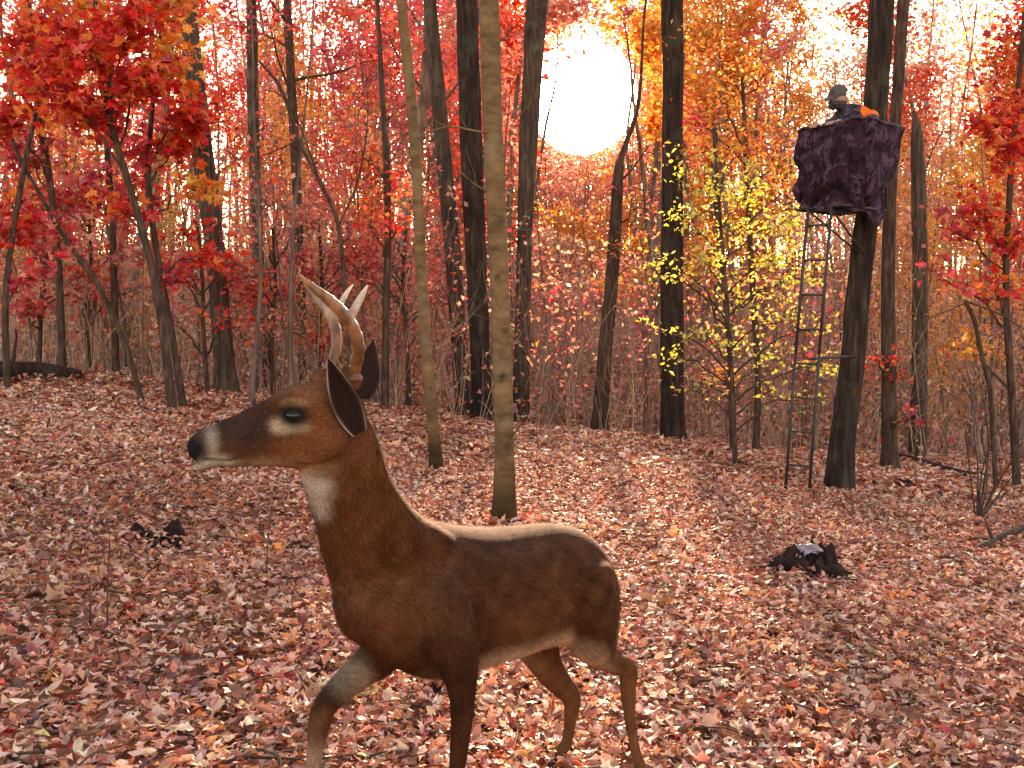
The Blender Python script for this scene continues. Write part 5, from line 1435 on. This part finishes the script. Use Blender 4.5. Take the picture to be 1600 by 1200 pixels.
def log(name, pts, label, cat, sides=14, mat=None, forks=()):
    a = np.array([(*ground_at(x, y), r) for x, y, r, dz in pts]); a[:, 2] += np.array([p_[3] for p_ in pts])
    org = a[0, :3].copy()
    s = smooth_path(a, 30)
    e = empty(name, org, label, cat)
    V_, Fq, F3 = tube(s[:, :3] - org, s[:, 3], sides, bark_relief(rf, 30, sides, 2.0, s[:, 3], 0.08), True)
    gg = Geo(); gg.add(V_, Fq); gg.F.append(F3); gg.build('trunk', mat or M['bark_dark'], e)
    for (i_, dvec, L_, r_) in forks:
        bp = branch_path(rf, s[i_, :3] - org, dvec, L_, 7, 0.12, 0.0)
        gg = Geo(); V_, Fq, F3 = tube(bp, np.linspace(r_, r_ * 0.35, 7), 8, None, True); gg.add(V_, Fq); gg.F.append(F3); gg.build('branch', mat or M['bark_dark'], e)
    return e
log('fallen_log', [(-60, 600, 0.12, 0.10), (0, 596, 0.115, 0.10), (60, 592, 0.10, 0.09), (126, 594, 0.07, 0.05)], 'dark fallen log lying on the left slope under the saplings', 'log', 14, None, ((12, (0.2, -0.1, 0.9), 0.5, 0.03),))
log('fallen_log', [(1392, 714, 0.05, 0.04), (1440, 728, 0.055, 0.04), (1500, 744, 0.05, 0.03), (1560, 752, 0.04, 0.03)], 'long dark log lying behind the foot of the stand tree at right', 'log')
log('fallen_branch', [(1496, 874, 0.012, 0.02), (1540, 862, 0.018, 0.06), (1570, 851, 0.022, 0.08), (1615, 838, 0.026, 0.10)], 'dark forked branch lying on the leaves at the right edge', 'branch', 10, M['bark_sapling'], ((13, (-0.3, 0.1, 0.9), 0.17, 0.017), (13, (-0.9, 0.3, 0.05), 0.28, 0.010)))
log('fallen_branch', [(905, 690, 0.010, 0.02), (925, 650, 0.012, 0.35), (945, 610, 0.009, 0.7)], 'thin pale stick propped on the leaves below the sun', 'branch', 8, M['bark_pale'])
log('fallen_branch', [(1325, 772, 0.012, 0.015), (1365, 778, 0.011, 0.015), (1400, 792, 0.008, 0.01)], 'thin stick lying in the leaves beside the stand tree\'s foot', 'branch', 8, M['bark_sapling'])
log('fallen_branch', [(1000, 668, 0.03, 0.08), (1020, 666, 0.035, 0.10), (1045, 672, 0.03, 0.05)], 'short dark log at the foot of the straight dark trunk', 'log', 10)
# seedlings standing in the leaves
seeds = [(415, 925, 425, 790, 'bare forked seedling in the leaves below the deer\'s chin'), (168, 1005, 172, 845, 'thin dark seedling standing in the leaves at the lower left'), (140, 990, 138, 900, 'short straight seedling left of the thin dark one'),
         (90, 640, 78, 575, 'small dark seedling on the upper left slope'), (140, 655, 128, 590, 'small leaning seedling on the left slope beside the saplings'), (265, 662, 262, 600, 'small seedling at the foot of the red maple sapling'),
         (836, 730, 838, 660, 'fine seedling in the leaves right of the pale tree\'s foot'), (597, 695, 590, 560, 'pale thin seedling standing just behind the deer\'s ear'), (1240, 740, 1236, 640, 'thin dark stake-like seedling beside the ladder foot')]
for i, (bx, by, tx, ty, lab) in enumerate(seeds):
    b_ = ground_at(bx, by); e_ = P(tx, ty, b_[1] + 0.05)
    L_ = np.linalg.norm(e_ - b_)
    root = empty('seedling', b_, lab, 'seedling', 'seedlings in the leaf litter')
    s = smooth_path(np.array((np.array((0, 0, -0.03)), (e_ - b_) * 0.5 + rf.normal(0, 0.02 * L_ + 0.004, 3), e_ - b_)), 12)
    gg = Geo(); gg.add(*tube(s, np.linspace(0.0038, 0.0014, 12), 6)); gg.build('stem', M['bark_sapling'], root)
    gg = Geo()
    for j in (4, 6, 8, 10):
        gg.add(*tube(branch_path(rf, s[j], side_dir(rf, unit(e_ - b_), 0.7), L_ * 0.3, 6), np.linspace(0.0018, 0.0009, 6), 4))
    tag(gg.build('twigs', M['bark_sapling'], root), kind='stuff')


# where several things still answer to one description, say which of them, counted from the left
same = {}
for o in bpy.data.objects:
    if o.parent is None and 'label' in o.keys() and o.get('kind') is None: same.setdefault(o['label'], []).append(o)
WORD = ['first', 'second', 'third', 'fourth', 'fifth', 'sixth', 'seventh', 'eighth', 'ninth']
for lab, obs in same.items():
    if len(obs) < 2: continue
    obs.sort(key=lambda o: o.location.x / o.location.y)
    for i, o in enumerate(obs):
        o['label'] = lab + (', ' + ('left one' if i == 0 else 'right one') if len(obs) == 2 else ', %s from left' % WORD[min(i, 8)])
